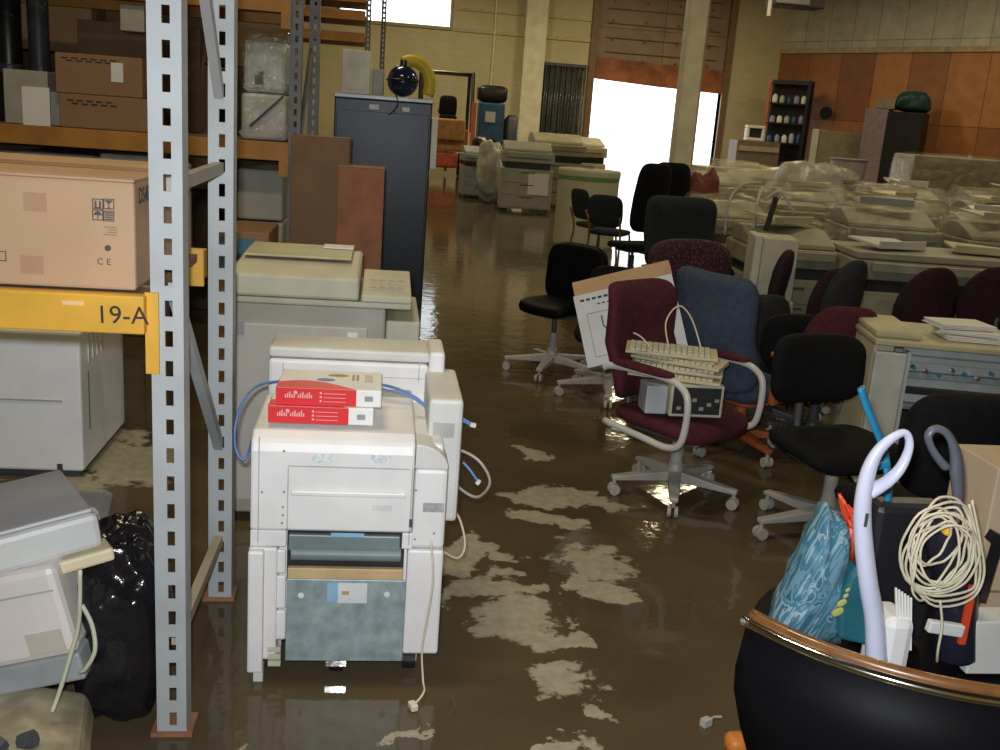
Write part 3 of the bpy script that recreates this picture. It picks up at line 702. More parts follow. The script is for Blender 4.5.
# lower columns, plate and feet
build('left_column', MB().box(xl+.0, Y1+.0, Z(275, 660), XA(287, 600)-.03, Y1+.4, zmid-.004), WHITE, t, world=True, bevel=.008)
mb = MB(); 
for (a_, b_) in ((548, 572), (574, 607), (609, 638)): mb.box(*fbox(268, a_, 286, b_, d=.012, y=Y1+.02))
build('guide_block', mb, WHITE, t, world=True, bevel=.006)
build('edge_strip', MB().box(*fbox(248.5, 548, 264, 668, d=.03, y=Y1+.005)), WHITE, t, world=True, bevel=.006)
build('right_column', MB().box(XA(405, 600), Y1+.004, Z(420, 655), XA(441, 600), Y1+.4, zmid-.004), WHITE, t, world=True, bevel=.008)
pl = build('steel_plate', MB().box(*fbox(286, 579, 404, 660, d=.006, y=Y1+.004)), STEELG, t, world=True, bevel=.002)
for (px, py) in ((301, 595), (387, 594), (301, 646), (385, 646)):
    q = A(px, py, Y1); build('keyhole', MB().lathe([(.009, -.001), (.009, 0)], (q.x, Y1-.0022, q.z), 10, 'y'), BRIGHTPL if py < 600 else GREYP, pl, world=True)
build('label_strip', MB().box(*fbox(327, 583, 338, 602, d=.001, y=Y1-.0022)), MATS['light_blue_label'], pl, world=True)
build('label_card', MB().box(*fbox(338, 583, 367, 603, d=.001, y=Y1-.0022)), BRIGHTPL, pl, world=True)
mb = MB(); q = A(345, 593, Y1-.004)
mb.box(q.x-.01, Y1-.0045, q.z-.006, q.x+.012, Y1-.0035, q.z+.006); build('label_mark', mb, mat('tan_mark', (.40, .30, .16), .6), pl, world=True)
mb = MB(); [mb.box(*fbox(268, 645+7*k, 281, 650+7*k, d=.015, y=Y1+.01)) for k in range(3)]; build('clip', mb, BEIGE, t, world=True, bevel=.002)
build('foot_bracket', MB().box(*fbox(254, 660, 264, 681, d=.03, y=Y1+.02)), WHITE2, t, world=True, bevel=.004)
q = G(337, 684); 
build('caster', MB().cyl((-.045, .06, .035), (-.005, .06, .035), .035, n=16), BLACKP, t)
build('caster_bracket', MB().box(-.06, .02, .03, .01, .10, .14), CHROME, t, bevel=.004)
for (x_, y_) in ((-.22, .45), (.20, .45), (-.22, .08), (.20, .08)):
    c_ = build('caster', MB().cyl((x_-.02, y_, .035), (x_+.02, y_, .035), .035, n=14), BLACKP, t); build('caster_fork', MB().box(-.024+x_, y_-.015, .03, .024+x_, y_+.02, .145), GREYC, c_)
build('underside_tray', MB().box(-.24, .12, .10, .24, .5, .14), DGREY, t)
# power cord of the copier
def P3(px, py, Y): return A(px, py, Y)
mb = MB(); mb.tube([P3(431, 540, Y1-.012), P3(433, 580, Y1-.02), P3(427, 620, Y1-.02), P3(422, 650, Y1-.02), P3(423, 680, Y1-.03), G(424, 692, .02), G(415, 704, .012)], .0035, 6)
build('power_cord', mb, CREAMC, t, world=True, sm=True)
g_ = G(413, 706, .012); mb = MB(); mb.cbox(g_, (.022, .035, .02), (0, 0, 20)); build('plug', mb, CREAMC, t, world=True, bevel=.004)
mb = MB(); mb.tube([P3(448, 468, 3.2), P3(455, 450, 3.15), P3(478, 460, 3.1), P3(490, 482, 3.1), P3(478, 497, 3.15), P3(462, 490, 3.2), P3(452, 478, 3.25)], .005, 6); build('data_cable', mb, GREYC, t, world=True, sm=True, label='grey looped cable')
mb = MB(); mb.tube([P3(448, 500, 3.2), P3(460, 520, 3.15), P3(465, 545, 3.12), P3(458, 558, 3.1), P3(444, 552, 3.08)], .004, 6); build('thin_cable', mb, CREAMC, t, world=True, sm=True)

# two reams
zt0 = ztop+.014
def ream(px, label, z0, yoff):
    cx = A(px, 410, Y1+.10).x
    t = thing('paper_ream', label, 'ream', (cx, Y1+.07+yoff, z0), 0, None)
    w = .152; d = .215; h = .052
    build('wrapped_pack', MB().box(-w, 0, 0, w, d, h), PAPER, t, bevel=.004)
    build('red_side', MB().box(-w-.001, -.0012, .001, w*.52, .0, h-.001), REDP, t)
    pts = [(-w-.001, 0)]+[(-w+(w*1.5)*(k/10), .0+.085*math.sin(math.pi*(.25+.75*k/10))) for k in range(11)]+[(w*.52, 0)]
    build('red_sweep', MB().prism(pts, h, h+.0009, 'z'), REDP, t)
    build('red_end', MB().box(-w-.0012, 0, .001, -w, .10, h-.001), REDP, t)
    # pale lettering strokes of the pack print
    mb = MB(); x = -w+.025
    for i in range(13):
        hh_ = .010+.004*((i*7) % 3)
        if i != 5: mb.box(x, -.0022, .022, x+.0035, -.001, .022+hh_)
        x += .0062
    mb.lathe([(.006, -.0011), (.006, 0)], (-w+.055, -.0011, .038), 10, 'y')
    build('pale_lettering', mb, PINKINK, t)
    mb = MB()
    for i in range(3): mb.box(-w+.125, -.0022, .012+i*.012, -w+.131, -.001, .018+i*.012); mb.box(-w+.136, -.0022, .013+i*.012, -w+.20, -.001, .0145+i*.012)
    build('printed_lines', mb, PINKINK, t)
    build('size_mark', MB().box(w*.68, -.0015, .018, w*.84, -.0005, .034), GREYP, t)
    build('blue_oval', MB().pad((-.015, .10, h+.001), (.055, .035, .002), 1, 1), BLUEINK, t); build('olive_oval', MB().pad((.02, .155, h+.001), (.065, .03, .002), 1, 1), OLIVE, t)
    mb = MB(); [mb.box(.062+i*.013, .10, h, .070+i*.013, .17, h+.001) for i in range(2)]; [mb.box(.10, .09+i*.018, h, .125, .097+i*.018, h+.001) for i in range(5)]
    build('top_print', mb, mat('grey_brown_print', (.35, .28, .27), .6), t)
    return h
h_ = ream(322, 'lower red and white paper ream lying on the white copier', zt0, 0)
ream(329, 'upper red and white paper ream stacked on the other on the white copier', zt0+h_+.001, .012)

# blue network cable draped over the copier
yk = 3.02
zt = ztop+.02
mb = MB(); mb.tube([A(281, 381, 3.22), A(262, 384, 3.12), A(250, 392, 3.02), A(240, 408, 2.97), A(235, 430, 2.94), A(236, 450, 2.93), A(243, 460, 2.92), A(249, 452, 2.92), A(252, 440, 2.88)], .0042, 6)
build0 = top('network_cable', mb, BLUEC, 'blue network cable looping down the left side of the white copier', 'cable', sm=True)
mb = MB(); mb.tube([A(380, 384, 3.15), A(396, 391, 3.12)+Vector((0, 0, .01)), A(415, 400, 3.1)+Vector((0, 0, .01)), A(430, 408, 3.08), A(452, 412, 3.05), A(462, 418, 3.04), A(470, 423, 3.03)], .0042, 6)
mb.tube([A(380, 388, 3.13), A(395, 392, 3.10), A(412, 397, 3.09), A(428, 408, 3.07), A(448, 415, 3.04), A(463, 421, 3.03), A(470, 425, 3.02)], .0035, 6)
mb.tube([A(463, 462, 3.03), A(470, 470, 3.02), A(477, 480, 3.01)], .0045, 6)
o = top('network_cable', mb, BLUEC, 'blue network cable trailing off the right side of the white copier', 'cable', sm=True, recenter=False)
q = A(473, 425, 3.03); build('plug', MB().cbox(q, (.018, .012, .012), (0, 10, 0)), BRIGHTPL, o)
q = A(478, 482, 3.01); build('plug', MB().cbox(q, (.012, .012, .016), (0, 30, 0)), BRIGHTPL, o)

# ------------------------------------------------------------------ generic copiers
def copier(loc, rz, w, d, h, label, m=BEIGE2, m2=None, wrap=False, feeder=True, group=None, tag=False, cap=.30, name='photocopier', dark=True):
    m2 = m2 or m
    t = thing(name, label, 'photocopier', loc, rz, group)
    hb_ = h*.62
    build('cabinet', MB().box(-w/2, 0, .06, w/2, d, hb_), m, t, bevel=.012)
    for k in range(3):
        z0_ = .09+k*(hb_-.12)/3; dr_ = build('paper_tray', MB().box(-w*.46, -.015, z0_, w*.46, 0, z0_+(hb_-.12)/3-.012), m2, t, bevel=.005)
        build('tray_handle', MB().box(-w*.14, -.022, z0_+(hb_-.12)/3-.05, w*.14, -.014, z0_+(hb_-.12)/3-.03), DGREY, dr_)
    build('output_cavity', MB().box(-w*.44, .02, hb_, w*.44, d*.9, hb_+h*.09), DARKIN if dark else m, t)
    build('scanner_body', MB().box(-w/2-.01, -.01, hb_+h*.09, w/2+.01, d, h*.86), m, t, bevel=.015)
    build('control_panel', MB().box(-w*.42, -.06, h*.78, w*.42, -.012, h*.85), m2, t, bevel=.008)
    if feeder:
        mb = MB(); mb.prism([(0.03, h*.865), (d*.95, h*.865), (d*.95, h*.93), (d*.75, h), (d*.5, h), (.05, h*.90)], -w*.48, w*.45); build('document_feeder', mb, m2, t, bevel=.01)
    else: build('scanner_lid', MB().box(-w*.49, .02, h*.865, w*.49, d*.97, h*.92), m2, t, bevel=.012)
    for sx in (-1, 1):
        build('caster', MB().cyl((sx*w*.42-.02, .08, .032), (sx*w*.42+.02, .08, .032), .03, n=10), DGREY, t)
    if tag: build('paper_notice', MB().box(w*.02, -.022, hb_*.42, w*.42, -.016, hb_*.92), PAPER, t, label='white paper sheet on the front')
    if wrap:
        def f(q): 
            n = noise.noise(Vector((q.x*3+loc[0]*7, q.y*3+loc[1]*5, q.z*2)))*.06+abs(noise.noise(Vector((q.x*9+loc[0]*7, q.y*9+loc[1]*5, q.z*7))))*.10
            return (q.x*(1+n), q.y*(1+n), q.z+(n*.8 if q.z > 0 else 0))
        build('film_wrap', MB().pad((0, d/2, h*.53), (w*1.08, d*1.12, h*1.0), .22, .22, f=f, nu=84, nv=34), FILM, t)
    return t

# second beige copier behind the white one
g_ = G(232, 524)
t = thing('photocopier', 'beige photocopier standing behind the white one with a wide flat lid', 'photocopier', (-.27, 3.98, 0))
build('cabinet', MB().box(-.335, 0, .04, .30, .62, .93), BEIGE2, t, bevel=.012)
build('front_panel', MB().box(-.32, -.012, .10, .23, 0, .85), mat('warm_grey_panel', (.46, .44, .40), .5, var=.05), t, bevel=.006)
build('side_unit', MB().box(.302, .02, .04, .44, .60, .88), BEIGE, t, bevel=.01)
build('grey_square', MB().box(-.29, -.016, .80, -.255, -.011, .855), GREYP, t); build('white_square', MB().box(.15, -.016, .78, .19, -.011, .83), PAPER, t); build('red_spot', MB().box(.17, -.018, .79, .187, -.015, .81), REDC, t)
build('deck', MB().box(-.33, .0, .93, .40, .62, .955), BEIGE, t, bevel=.006)
mb = MB(); mb.prism([(-.02, .96), (-.02, 1.05), (.14, 1.07), (.55, 1.085), (.60, 1.04), (.60, .96)], -.31, .19); build('scanner_lid', mb, BEIGE, t, bevel=.012)
mb = MB(); mb.prism([(.22, 1.085), (.22, 1.095), (.56, 1.10), (.56, 1.085)], -.29, .15); build('lid_pad', mb, YELLOWED, t, bevel=.004)
mb = MB(); mb.prism([(-.01, .957), (-.01, .985), (.45, 1.02), (.5, .957)], .20, .40); cpn = build('control_panel', mb, BEIGE, t, bevel=.005)
mb = MB()
for i in range(4):
    for j in range(2): mb.box(.225, .075, .985, .37, .25, .99) if i+j == 0 else None; mb.box(.23+i*.038, .08+j*.12, .99+j*.01, .255+i*.038, .12+j*.12, 1.0+j*.01)
build('keys', mb, BEIGE2, cpn)
build('paper_slot', MB().box(.02, .45, 1.101, .15, .56, 1.106), PAPER, t)
build('side_mark', MB().box(-.315, -.016, .50, -.30, -.011, .53), INK, t)

# tall brown cartons
t, w, h = simple_carton(288, 137, 350, 300, 6.4, .35, CARDD, 'tall dark brown carton standing beside the rack behind the beige copier', zbase=0, tape=False)
build('flap_fold', MB().box(-w, 0.0, h, w, .17, h+.004), CARDM, t)
t, w, h = simple_carton(334, 168, 385, 300, 6.15, .34, CARDR, 'shorter reddish-brown carton standing in front of the blue-grey cabinet', zbase=0, tape=False)
build('flap_fold', MB().box(-w, 0.0, h, w, .16, h+.004), CARDM, t)

# blue-grey cabinet
YC = 8.9
xa, xb = A(332, 190, YC).x, A(430, 150, YC).x; hc = A(380, 100, YC).z
t = thing('storage_cabinet', 'tall blue-grey metal cabinet standing at the left side of the aisle', 'cabinet', ((xa+xb)/2, YC, 0))
w = (xb-xa)/2
build('body', MB().box(-w, 0, .0, w, .6, hc), CABLUE, t, bevel=.01)
build('top_edge', MB().box(-w-.01, -.02, hc-.0, w+.01, .61, hc+.035), mat('pale_top_edge', (.30, .33, .36), .35, .3), t, bevel=.006)
build('door', MB().box(-w+.02, -.02, .08, w-.02, 0, hc-.10), CABLUE, t, bevel=.004)
build('sticker', MB().box(-.12, -.003, hc-.08, -.04, 0, hc-.04), BRIGHTPL, t); build('sticker', MB().box(.16, -.003, hc-.08, .22, 0, hc-.045), BRIGHTPL, t)
mb = MB(); mb.tube([(.10, -.03, hc+.05), (.12, -.06, hc-.02), (.08, -.05, hc-.09), (.03, -.04, hc-.12)], .006, 6); mb.cbox((.02, -.04, hc-.13), (.05, .03, .03)); build('plug_cord', mb, BLACKP, t, sm=False)
build('white_side_panel', MB().box(w+.005, .05, hc-.55, w+.06, .35, hc-.12), PAPER, t, bevel=.005)
zc = hc+.036
def onc(px0, py0, px1, m, label, name, cat, d=.25, y=.12, z=zc):
    a, b = A(px0, 85, YC+y).x, A(px1, 85, YC+y).x; h = A((px0+px1)/2, py0, YC+y).z-z
    t = thing(name, label, cat, ((a+b)/2, YC+y, z)); w = (b-a)/2
    build('casing', MB().box(-w, 0, 0, w, d, h), m, t, bevel=.01); build('front_plate', MB().box(-w*.8, -.006, h*.1, w*.8, 0, h*.85), m, t, bevel=.003)
    return t
onc(341, 50, 370, mat('cream_white', (.80, .78, .70), .5), 'upright cream box on top of the blue-grey cabinet', 'computer_case', 'computer', .35)
onc(372, 69, 384, GREYC, 'small grey box between the cream box and the navy ball on the cabinet', 'power_supply', 'box', .16, .2)
q = A(403, 77, YC+.2)
t = thing('round_vacuum', 'glossy navy blue ball-shaped vacuum on top of the blue-grey cabinet', 'vacuum', (q.x, q.y, zc))
rr = .135
build('ball_body', MB().pad((0, 0, rr+.004), (2*rr, 2*rr, 2*rr), 1, 1, nu=28, nv=16), NAVY, t, sm=True)
build('knob', MB().cyl((0, 0, 2*rr), (0, 0, 2*rr+.045), .03, n=12), BLACKP, t)
mb = MB(); mb.lathe([(rr+.003, rr), (rr+.01, rr+.008), (rr+.003, rr+.018)], n=28); build('seam_band', mb, BLACKP, t, sm=True)
mb = MB(); c0 = A(411, 82, YC+.4)
pts = [c0+Vector((.17*math.cos(a), .0, .20*math.sin(a)-.02)) for a in [R(k) for k in range(-25, 135, 16)]]
mb.tube(pts, .055, 10, sub=2)
top('yellow_hose', mb, YELP, 'curved thick yellow hose behind the navy ball on the cabinet', 'hose', sm=True).location.z += .0

# ------------------------------------------------------------------ forklift and far machines
def forklift():
    t = thing('forklift', 'faded red forklift with overhead guard parked by the back wall', 'forklift', A(448, 150, 28).xy.to_3d(), 0)
    build('body', MB().box(-.75, .2, .75, .55, 2.2, 1.35), mat('forklift_orange', (.42, .20, .06), .5, var=.2), t, bevel=.06)
    build('bonnet', MB().box(-.65, .0, 1.05, .45, .25, 1.62), MATS['forklift_orange'], t, bevel=.05)
    build('counterweight', MB().box(-.75, .15, .30, .3, .9, .72), REDM, t, bevel=.08)
    build('seat', MB().pad((0, .9, 1.65), (.5, .5, .14), .5, .6), BLACKF, t, sm=True); build('seat_back', MB().pad((0, 1.12, 1.95), (.5, .12, .6), .5, .6, 'y'), BLACKF, t, sm=True)
    mb = MB()
    for sx in (-.78, .62): mb.cyl((sx, .3, 1.3), (sx, .6, 2.85), .05, n=6); mb.cyl((sx, 2.0, 1.3), (sx, 1.9, 2.85), .05, n=6); mb.cyl((sx, .6, 2.85), (sx, 1.9, 2.85), .05, n=6)
    for k in range(6): mb.cyl((-.78, .6+k*.26, 2.85), (.62, .6+k*.26, 2.85), .035, n=6)
    build('overhead_guard', mb, BLACKP, t)
    build('post', MB().box(.60, .1, .1, .72, .25, 2.1), mat('orange_red_post', (.62, .17, .06), .5), t, bevel=.01, label='orange-red upright')
    build('steering_wheel', MB().ring([(.25*math.cos(a), 1.7+.1*math.sin(a), 1.85+.18*math.sin(a)) for a in [R(k*30) for k in range(12)]], .02, 6, True), BLACKP, t)
    mb = MB()
    for sx in (-.45, .05): mb.box(sx, 2.25, .1, sx+.08, 2.35, 2.6)
    for k in range(7): mb.box(-.40, 2.26, .5+k*.3, .08, 2.30, .54+k*.3)
    build('mast', mb, GREYC, t)
    for sx in (-.7, .5):
        for y in (.55, 1.9): build('wheel', MB().lathe([(.12, -.11), (.30, -.10), (.33, -.06), (.33, .06), (.30, .10), (.12, .11)], (sx, y, .33), 20, 'x'), BLACKP, t)
forklift()
q = A(491, 130, 30).xy.to_3d()
t = thing('compressor', 'dark blue upright machine against the back wall beside the forklift', 'machine', q)
build('cabinet', MB().box(-.38, 0, .3, .38, .7, 2.15), BLUEM, t, bevel=.05); build('motor_top', MB().pad((0, .35, 2.4), (.9, .7, .5), .4, .5), BLACKP, t, sm=True)
build('side_tank', MB().lathe([(.1, .2), (.22, .3), (.22, 1.7), (.1, 1.85)], (.62, .3, 0), 16), DGREY, t, sm=True); build('gauge_plate', MB().box(-.2, -.02, 1.6, .1, 0, 1.9), GREYC, t)
build('skid', MB().box(-.5, -.1, 0, .9, .8, .3), BLACKP, t, bevel=.02)
# dark heap of scrap beside it: three separate pieces
def lump(px, py, Y, s, m, name, label, cat, group=None, seed=0, rest=0.):
    q = A(px, py, Y); t = Vector((q.x, q.y, rest))
    def f(v):
        n = noise.noise(Vector((v.x, v.y, v.z))*(2.2/s[0])+Vector((seed*9.1, 0, 0)))
        n2 = noise.noise(Vector((v.x, v.y, v.z))*(7/s[0])+Vector((seed*3.1, 4, 0)))
        k = 1+.28*n+.10*n2; return (v.x*k, v.y*k, max(v.z*k, -s[2]/2))
    o = top(name, MB().pad((0, 0, s[2]/2), s, .75, .75, f=f, nu=40, nv=20), m, label, cat, group, recenter=False, sm=True); o.location = t
    return o
lump(489, 150, 26, (1.1, .9, 1.25), BLACKP, 'tarpaulin_heap', 'dark covered heap below the blue machine', 'heap', seed=1)
# film wrapped white machine left of the grouped copiers
FW = mat('milky_film', (.42, .42, .36), .25, var=.2, bump=.8, bs=12)
lump(489, 175, 21.0, (.50, .55, 1.28), FW, 'wrapped_bundle', 'milky film-wrapped bundle standing left of the far copiers', 'bundle', seed=3)
gq = G(524, 213)
copier((2.72, 19.3, 0), -2, .98, .7, 1.32, 'grey-beige far copier with a white paper notice on its front', BEIGE2, tag=True)
copier((3.55, 20.7, 0), 4, 1.1, .8, 1.5, 'large beige copier behind the cream drum with a wrapped lid', mat('olive_beige', (.40, .37, .24), .55), feeder=True)
copier((4.5, 22.3, 0), 10, .8, .8, 1.45, 'yellowish copier at the edge of the bright doorway behind the drum', YELLOWED)
copier((2.05, 21.9, 0), 5, .7, .7, 1.1, 'small dark-stained copier behind the far copiers near the forklift', GREYP)
# cream drum
t = thing('fibre_drum', 'big cream round drum with a green band under its lid', 'drum', (2.92, 14.4, 0))
q0_, q1_ = A(547, 240, 14.0), A(616, 190, 14.0); rd = (q1_.x-q0_.x)/2-.02; hd = A(582, 170, 14.0).z
build('drum_body', MB().lathe([(rd*.96, 0), (rd, .04), (rd, hd-.12), (rd*.99, hd-.11)], n=40), DRUM, t, sm=False)
build('green_band', MB().lathe([(rd*1.01, hd-.15), (rd*1.012, hd-.14), (rd*1.012, hd-.11), (rd*1.01, hd-.10)], n=40), GREEN, t)
build('lid', MB().lathe([(rd*1.02, hd-.098), (rd*1.03, hd-.08), (rd*1.03, hd-.02), (rd*1.0, hd), (.02, hd+.01)], n=40), DRUM, t)
build('lid_grip', MB().box(-.06, -.03, hd+.011, .06, .03, hd+.03), GREYP, t)

# ------------------------------------------------------------------ chairs
def star_base(t, m, r=.30, z=.09, hub=.40, rot=0., col=GREYP, castm=PALEB, lift=True):
    build('hub', MB().lathe([(.036, z-.02), (.04, z+.05), (.03, z+.09)], n=16), m, t, sm=True)
    if lift:
        build('gas_lift', MB().cyl((0, 0, z+.08), (0, 0, z+.20), .030, n=16), m, t); build('lift_rod', MB().cyl((0, 0, z+.20), (0, 0, hub), .018, n=12), DGREY, t)
    for k in range(5):
        a = R(rot+72*k); d = Vector((math.cos(a), math.sin(a), 0)); n_ = Vector((-d.y, d.x, 0))
        mb = MB(); vs = []
        for (rr_, w_, z0_, z1_) in ((.02, .030, z-.01, z+.045), (r*.6, .026, z-.012, z+.022), (r, .020, z-.015, z+.006)):
            for (s_, zz) in ((-1, z0_), (1, z0_), (1, z1_), (-1, z1_)): vs.append(mb.bm.verts.new(d*rr_+n_*w_*s_+Vector((0, 0, zz))))
        for b_ in (0, 4):
            for j in range(4): mb.bm.faces.new([vs[b_+j], vs[b_+(j+1) % 4], vs[b_+4+(j+1) % 4], vs[b_+4+j]])
        mb.bm.faces.new(vs[:4]); mb.bm.faces.new(vs[8:])
        lg = build('leg', mb, m, t, bevel=.006)
        c = d*(r-.015); mb = MB()
        for s_ in (-1, 1): mb.cyl(c+n_*s_*.008+Vector((0, 0, .028)), c+n_*s_*.024+Vector((0, 0, .028)), .027, n=12)
        mb.cyl(c+Vector((0, 0, .05)), c+Vector((0, 0, z)), .010, n=8)
        build('caster', mb, castm, lg)

def chair(label, loc, rz, m, sw=.50, sd=.48, sz=.45, st=.09, bw=.46, bh=.55, bz=.52, bt=.09, eo=.4, taper=0., lean=8, basem=PALEB, arms=None, rot=0., r=.30, group=None, base=True, channel=True, name='office_chair', armm=PALEARM, padm=None, lumbar=False, bm2=None, cat='chair', tiltx=0, beige=False):
    t = thing(name, label, cat, loc, rz, group)
    if base: star_base(t, basem, r, hub=sz-st, rot=rot)
    def fs(q): return (q.x*(1-.06*max(0, q.y/(sd/2))), q.y, q.z-.03*max(0, -(q.y/(sd/2)))**3+.01*(q.x/(sw/2))**2)
    build('seat', MB().pad((0, 0, sz-st/2), (sw, sd, st), .38, .55, f=fs), m, t, sm=True)
    build('seat_pan', MB().pad((0, 0, sz-st-.008), (sw*.7, sd*.7, .03), .4, .5), basem if beige else DGREY, t, sm=True)
    def fb(q):
        k = 1-taper*max(0, q.z/(bh/2)); y = q.y+.05*(q.x/(bw/2))**2*-1
        if lumbar: y -= .018*math.sin((q.z/bh+.5)*math.pi*3)
        return (q.x*k, y, q.z)
    yb = sd/2-.01
    zc_ = bz+bh/2; M_ = R(lean)
    c_ = (0, yb+math.sin(M_)*(bh/2)+.02, zc_)
    build('backrest', MB().pad(c_, (bw, bt, bh), eo, .6, 'y', f=fb, e=(-lean, 0, 0), nu=40, nv=12), m, t, sm=True)
    if channel:
        mb = MB(); mb.ring(smooth([(0, sd*.1, sz-st-.01), (0, yb+.05, sz-st), (0, yb+.085, sz+.05), (0, yb+.08, bz+bh*.35)], 4), .02, 6, flat=.5); build('back_support', mb, bm2 or DGREY, t, sm=True)
    if arms == 'loop':
        for s_ in (-1, 1):
            x = s_*(sw/2+.035); za_ = sz+.20
            mb = MB(); mb.tube([(x, yb+.01, za_-.02), (x, yb-.05, za_), (x, -.06, za_+.01), (x, -sd/2+.07, za_-.01), (x, -sd/2+.02, za_-.08), (x, -sd/2+.03, sz-.05), (x, -sd/2+.10, sz-.10), (x, .0, sz-.09), (x, yb-.02, sz-.07)], .016, 10, sub=5)
            ar_ = build('armrest', mb, armm, t, sm=True); build('arm_pad', MB().pad((x, .03, za_+.025), (.06, .34, .035), .5, .6), padm or m, ar_, sm=True)
    if arms == 'wood':
        for s_ in (-1, 1):
            x = s_*(sw/2+.035); mb = MB(); mb.box(x-.03, -.14, sz+.17, x+.03, .16, sz+.20); mb.box(x-.02, -.12, sz-.09, x+.02, -.06, sz+.17); mb.box(x-.02, .09, sz-.09, x+.02, .14, sz+.17)
            build('armrest', mb, padm or ORWOOD, t, bevel=.012)
    return t

def cback(label, px, ptop, Y, rz, m, bh=.45, **k):
    q = A(px, ptop, Y); sd = k.get('sd', .44); k['sd'] = sd
    a = R(rz); off = Vector((-math.sin(a), math.cos(a), 0))*(sd/2+.05)
    return chair(label, (q.x-off.x, q.y-off.y, 0), rz, m, bh=bh, bz=q.z-bh, **k)
# maroon armchair in front
g_ = G(678, 495)
chair('maroon armchair with pale tube arms carrying dirty keyboards on its seat', (g_.x-.03, g_.y, 0), 38, MAROON, sw=.54, sd=.50, sz=.44, bw=.50, bh=.56, bz=.44, eo=.3, lean=12, basem=PALEB, arms='loop', rot=0, r=.31, lumbar=True)
# blue high-back chair
chair('slate blue high-back chair with orange wooden arms behind the maroon armchair', (2.03, 5.17, 0), 118, BLUEF, sw=.54, sd=.52, sz=.44, st=.12, bw=.54, bh=.64, bz=.38, bt=.15, eo=.28, lean=12, basem=ORWOOD, arms='wood', rot=20, r=.32, padm=ORWOOD, lumbar=True, beige=True)
# black task chair at right
chair('black task chair with low padded back beside the beige opened printer', (2.02, 3.98, 0), 12, BLACKF, sw=.52, sd=.46, sz=.46, bw=.48, bh=.32, bz=.55, bt=.09, eo=.5, lean=4, basem=PALEB, rot=35, r=.34)
# black task chair in the aisle
g_ = G(562, 366)
chair('black leather task chair turned sideways at the edge of the aisle', (1.22, 6.75, 0), -52, BLACKL, sw=.44, sd=.40, sz=.52, bw=.52, bh=.44, bz=.46, bt=.12, eo=.45, lean=4, basem=PALEB, rot=10, r=.33)
chair('chair base and dark seat hidden behind the slanted white box', (1.5, 6.2, 0), -20, BLACKF, sw=.46, sd=.42, sz=.46, bw=.40, bh=.26, bz=.56, bt=.08, eo=.5, lean=4, basem=PALEB, rot=-8, r=.34)
# grey-green high back, speckled maroon
chair('grey-green high-back armchair in front of the black chairs', (2.85, 9.0, 0), 10, GREYF, sw=.60, sd=.52, sz=.46, st=.13, bw=.72, bh=.68, bz=.44, bt=.18, eo=.3, lean=8, basem=DGREY, arms=None, rot=10, lumbar=True)
chair('speckled dark maroon armchair between the grey-green and blue chairs', (2.50, 7.35, 0), 20, SPECK, sw=.62, sd=.52, sz=.42, st=.13, bw=.78, bh=.48, bz=.42, bt=.16, eo=.6, lean=8, basem=DGREY, rot=30, r=.27)
# two black tall-back chairs against the doorway
chair('left black tall-back chair standing against the bright doorway', (2.88, 11.3, 0), 200, BLACKF, bw=.46, bh=.78, bz=.58, bt=.10, eo=.35, taper=.12, basem=DGREY, rot=0, r=.26)
chair('right black tall-back chair against the doorway beside the column', (3.45, 12.0, 0), 165, BLACKF, bw=.46, bh=.78, bz=.58, bt=.10, eo=.35, taper=.12, basem=DGREY, rot=20, r=.26)
# side chairs with wooden legs
def side_chair(label, loc, rz, m):
    t = thing('side_chair', label, 'chair', loc, rz, None)
    build('seat', MB().pad((0, 0, .45), (.46, .44, .08), .4, .6), m, t, sm=True)
    build('backrest', MB().pad((0, .26, .72), (.44, .06, .40), .5, .6, 'y', e=(-12, 0, 0)), m, t, sm=True)
    for sx in (-1, 1):
        build('leg', MB().tube([(sx*.20, -.18, .42), (sx*.215, -.20, .2), (sx*.22, -.22, .0)], .014, 8), BRWOOD, t, sm=True)
        build('leg', MB().tube([(sx*.20, .30, .66), (sx*.20, .22, .44), (sx*.21, .24, .2), (sx*.22, .28, .0)], .014, 8), BRWOOD, t, sm=True)
side_chair('grey side chair with brown legs directly in front of the cream drum', (2.78, 12.95, 0), 110, GREYF)
side_chair('grey side chair with brown legs just right of the drum', (2.80, 12.2, 0), 150, GREYF)

# crowd of chairs between the blue chair and the wrapped machines: backs towards the camera (rz 180 turns the back to us)
K_ = dict(basem=DGREY, r=.23, sw=.42, castm=None) if False else dict(basem=DGREY, r=.23, sw=.42)
cback('maroon chair with broad back behind the low black task chair', 852, 306, 4.95, 178, MAROON, .46, bw=.46, eo=.6, taper=.25, **K_)
cback('dim grey chair back leaning beside the blue high-back chair', 770, 294, 6.0, 190, GREYF2, .40, bw=.42, eo=.7, taper=.2, **K_)
cback('black chair back between the grey one and the broad maroon chair', 803, 314, 5.35, 185, BLACKF, .34, bw=.40, eo=.6, **K_)
cback('narrow dark maroon chair seen edge-on in front of the cream computer tower', 787, 249, 6.85, 250, MAROOND, .50, bw=.44, eo=.8, taper=.2, **K_)
cback('left of the two dark chair backs behind the broad maroon chair', 836, 267, 6.4, 222, MAROOND, .46, bw=.38, eo=.8, taper=.2, **K_)
cback('right of the two dark chair backs behind the broad maroon chair', 856, 259, 5.75, 216, GREYF2, .50, bw=.40, eo=.8, taper=.25, **K_)
cback('dark maroon chair with a rounded back above the beige opened printer', 938, 266, 5.95, 188, MAROOND, .56, bw=.46, eo=.85, taper=.2, **K_)
cback('dark maroon chair with a rounded back at the right edge of the photo', 1005, 266, 5.85, 170, MAROOND, .50, bw=.46, eo=.85, taper=.15, **K_)
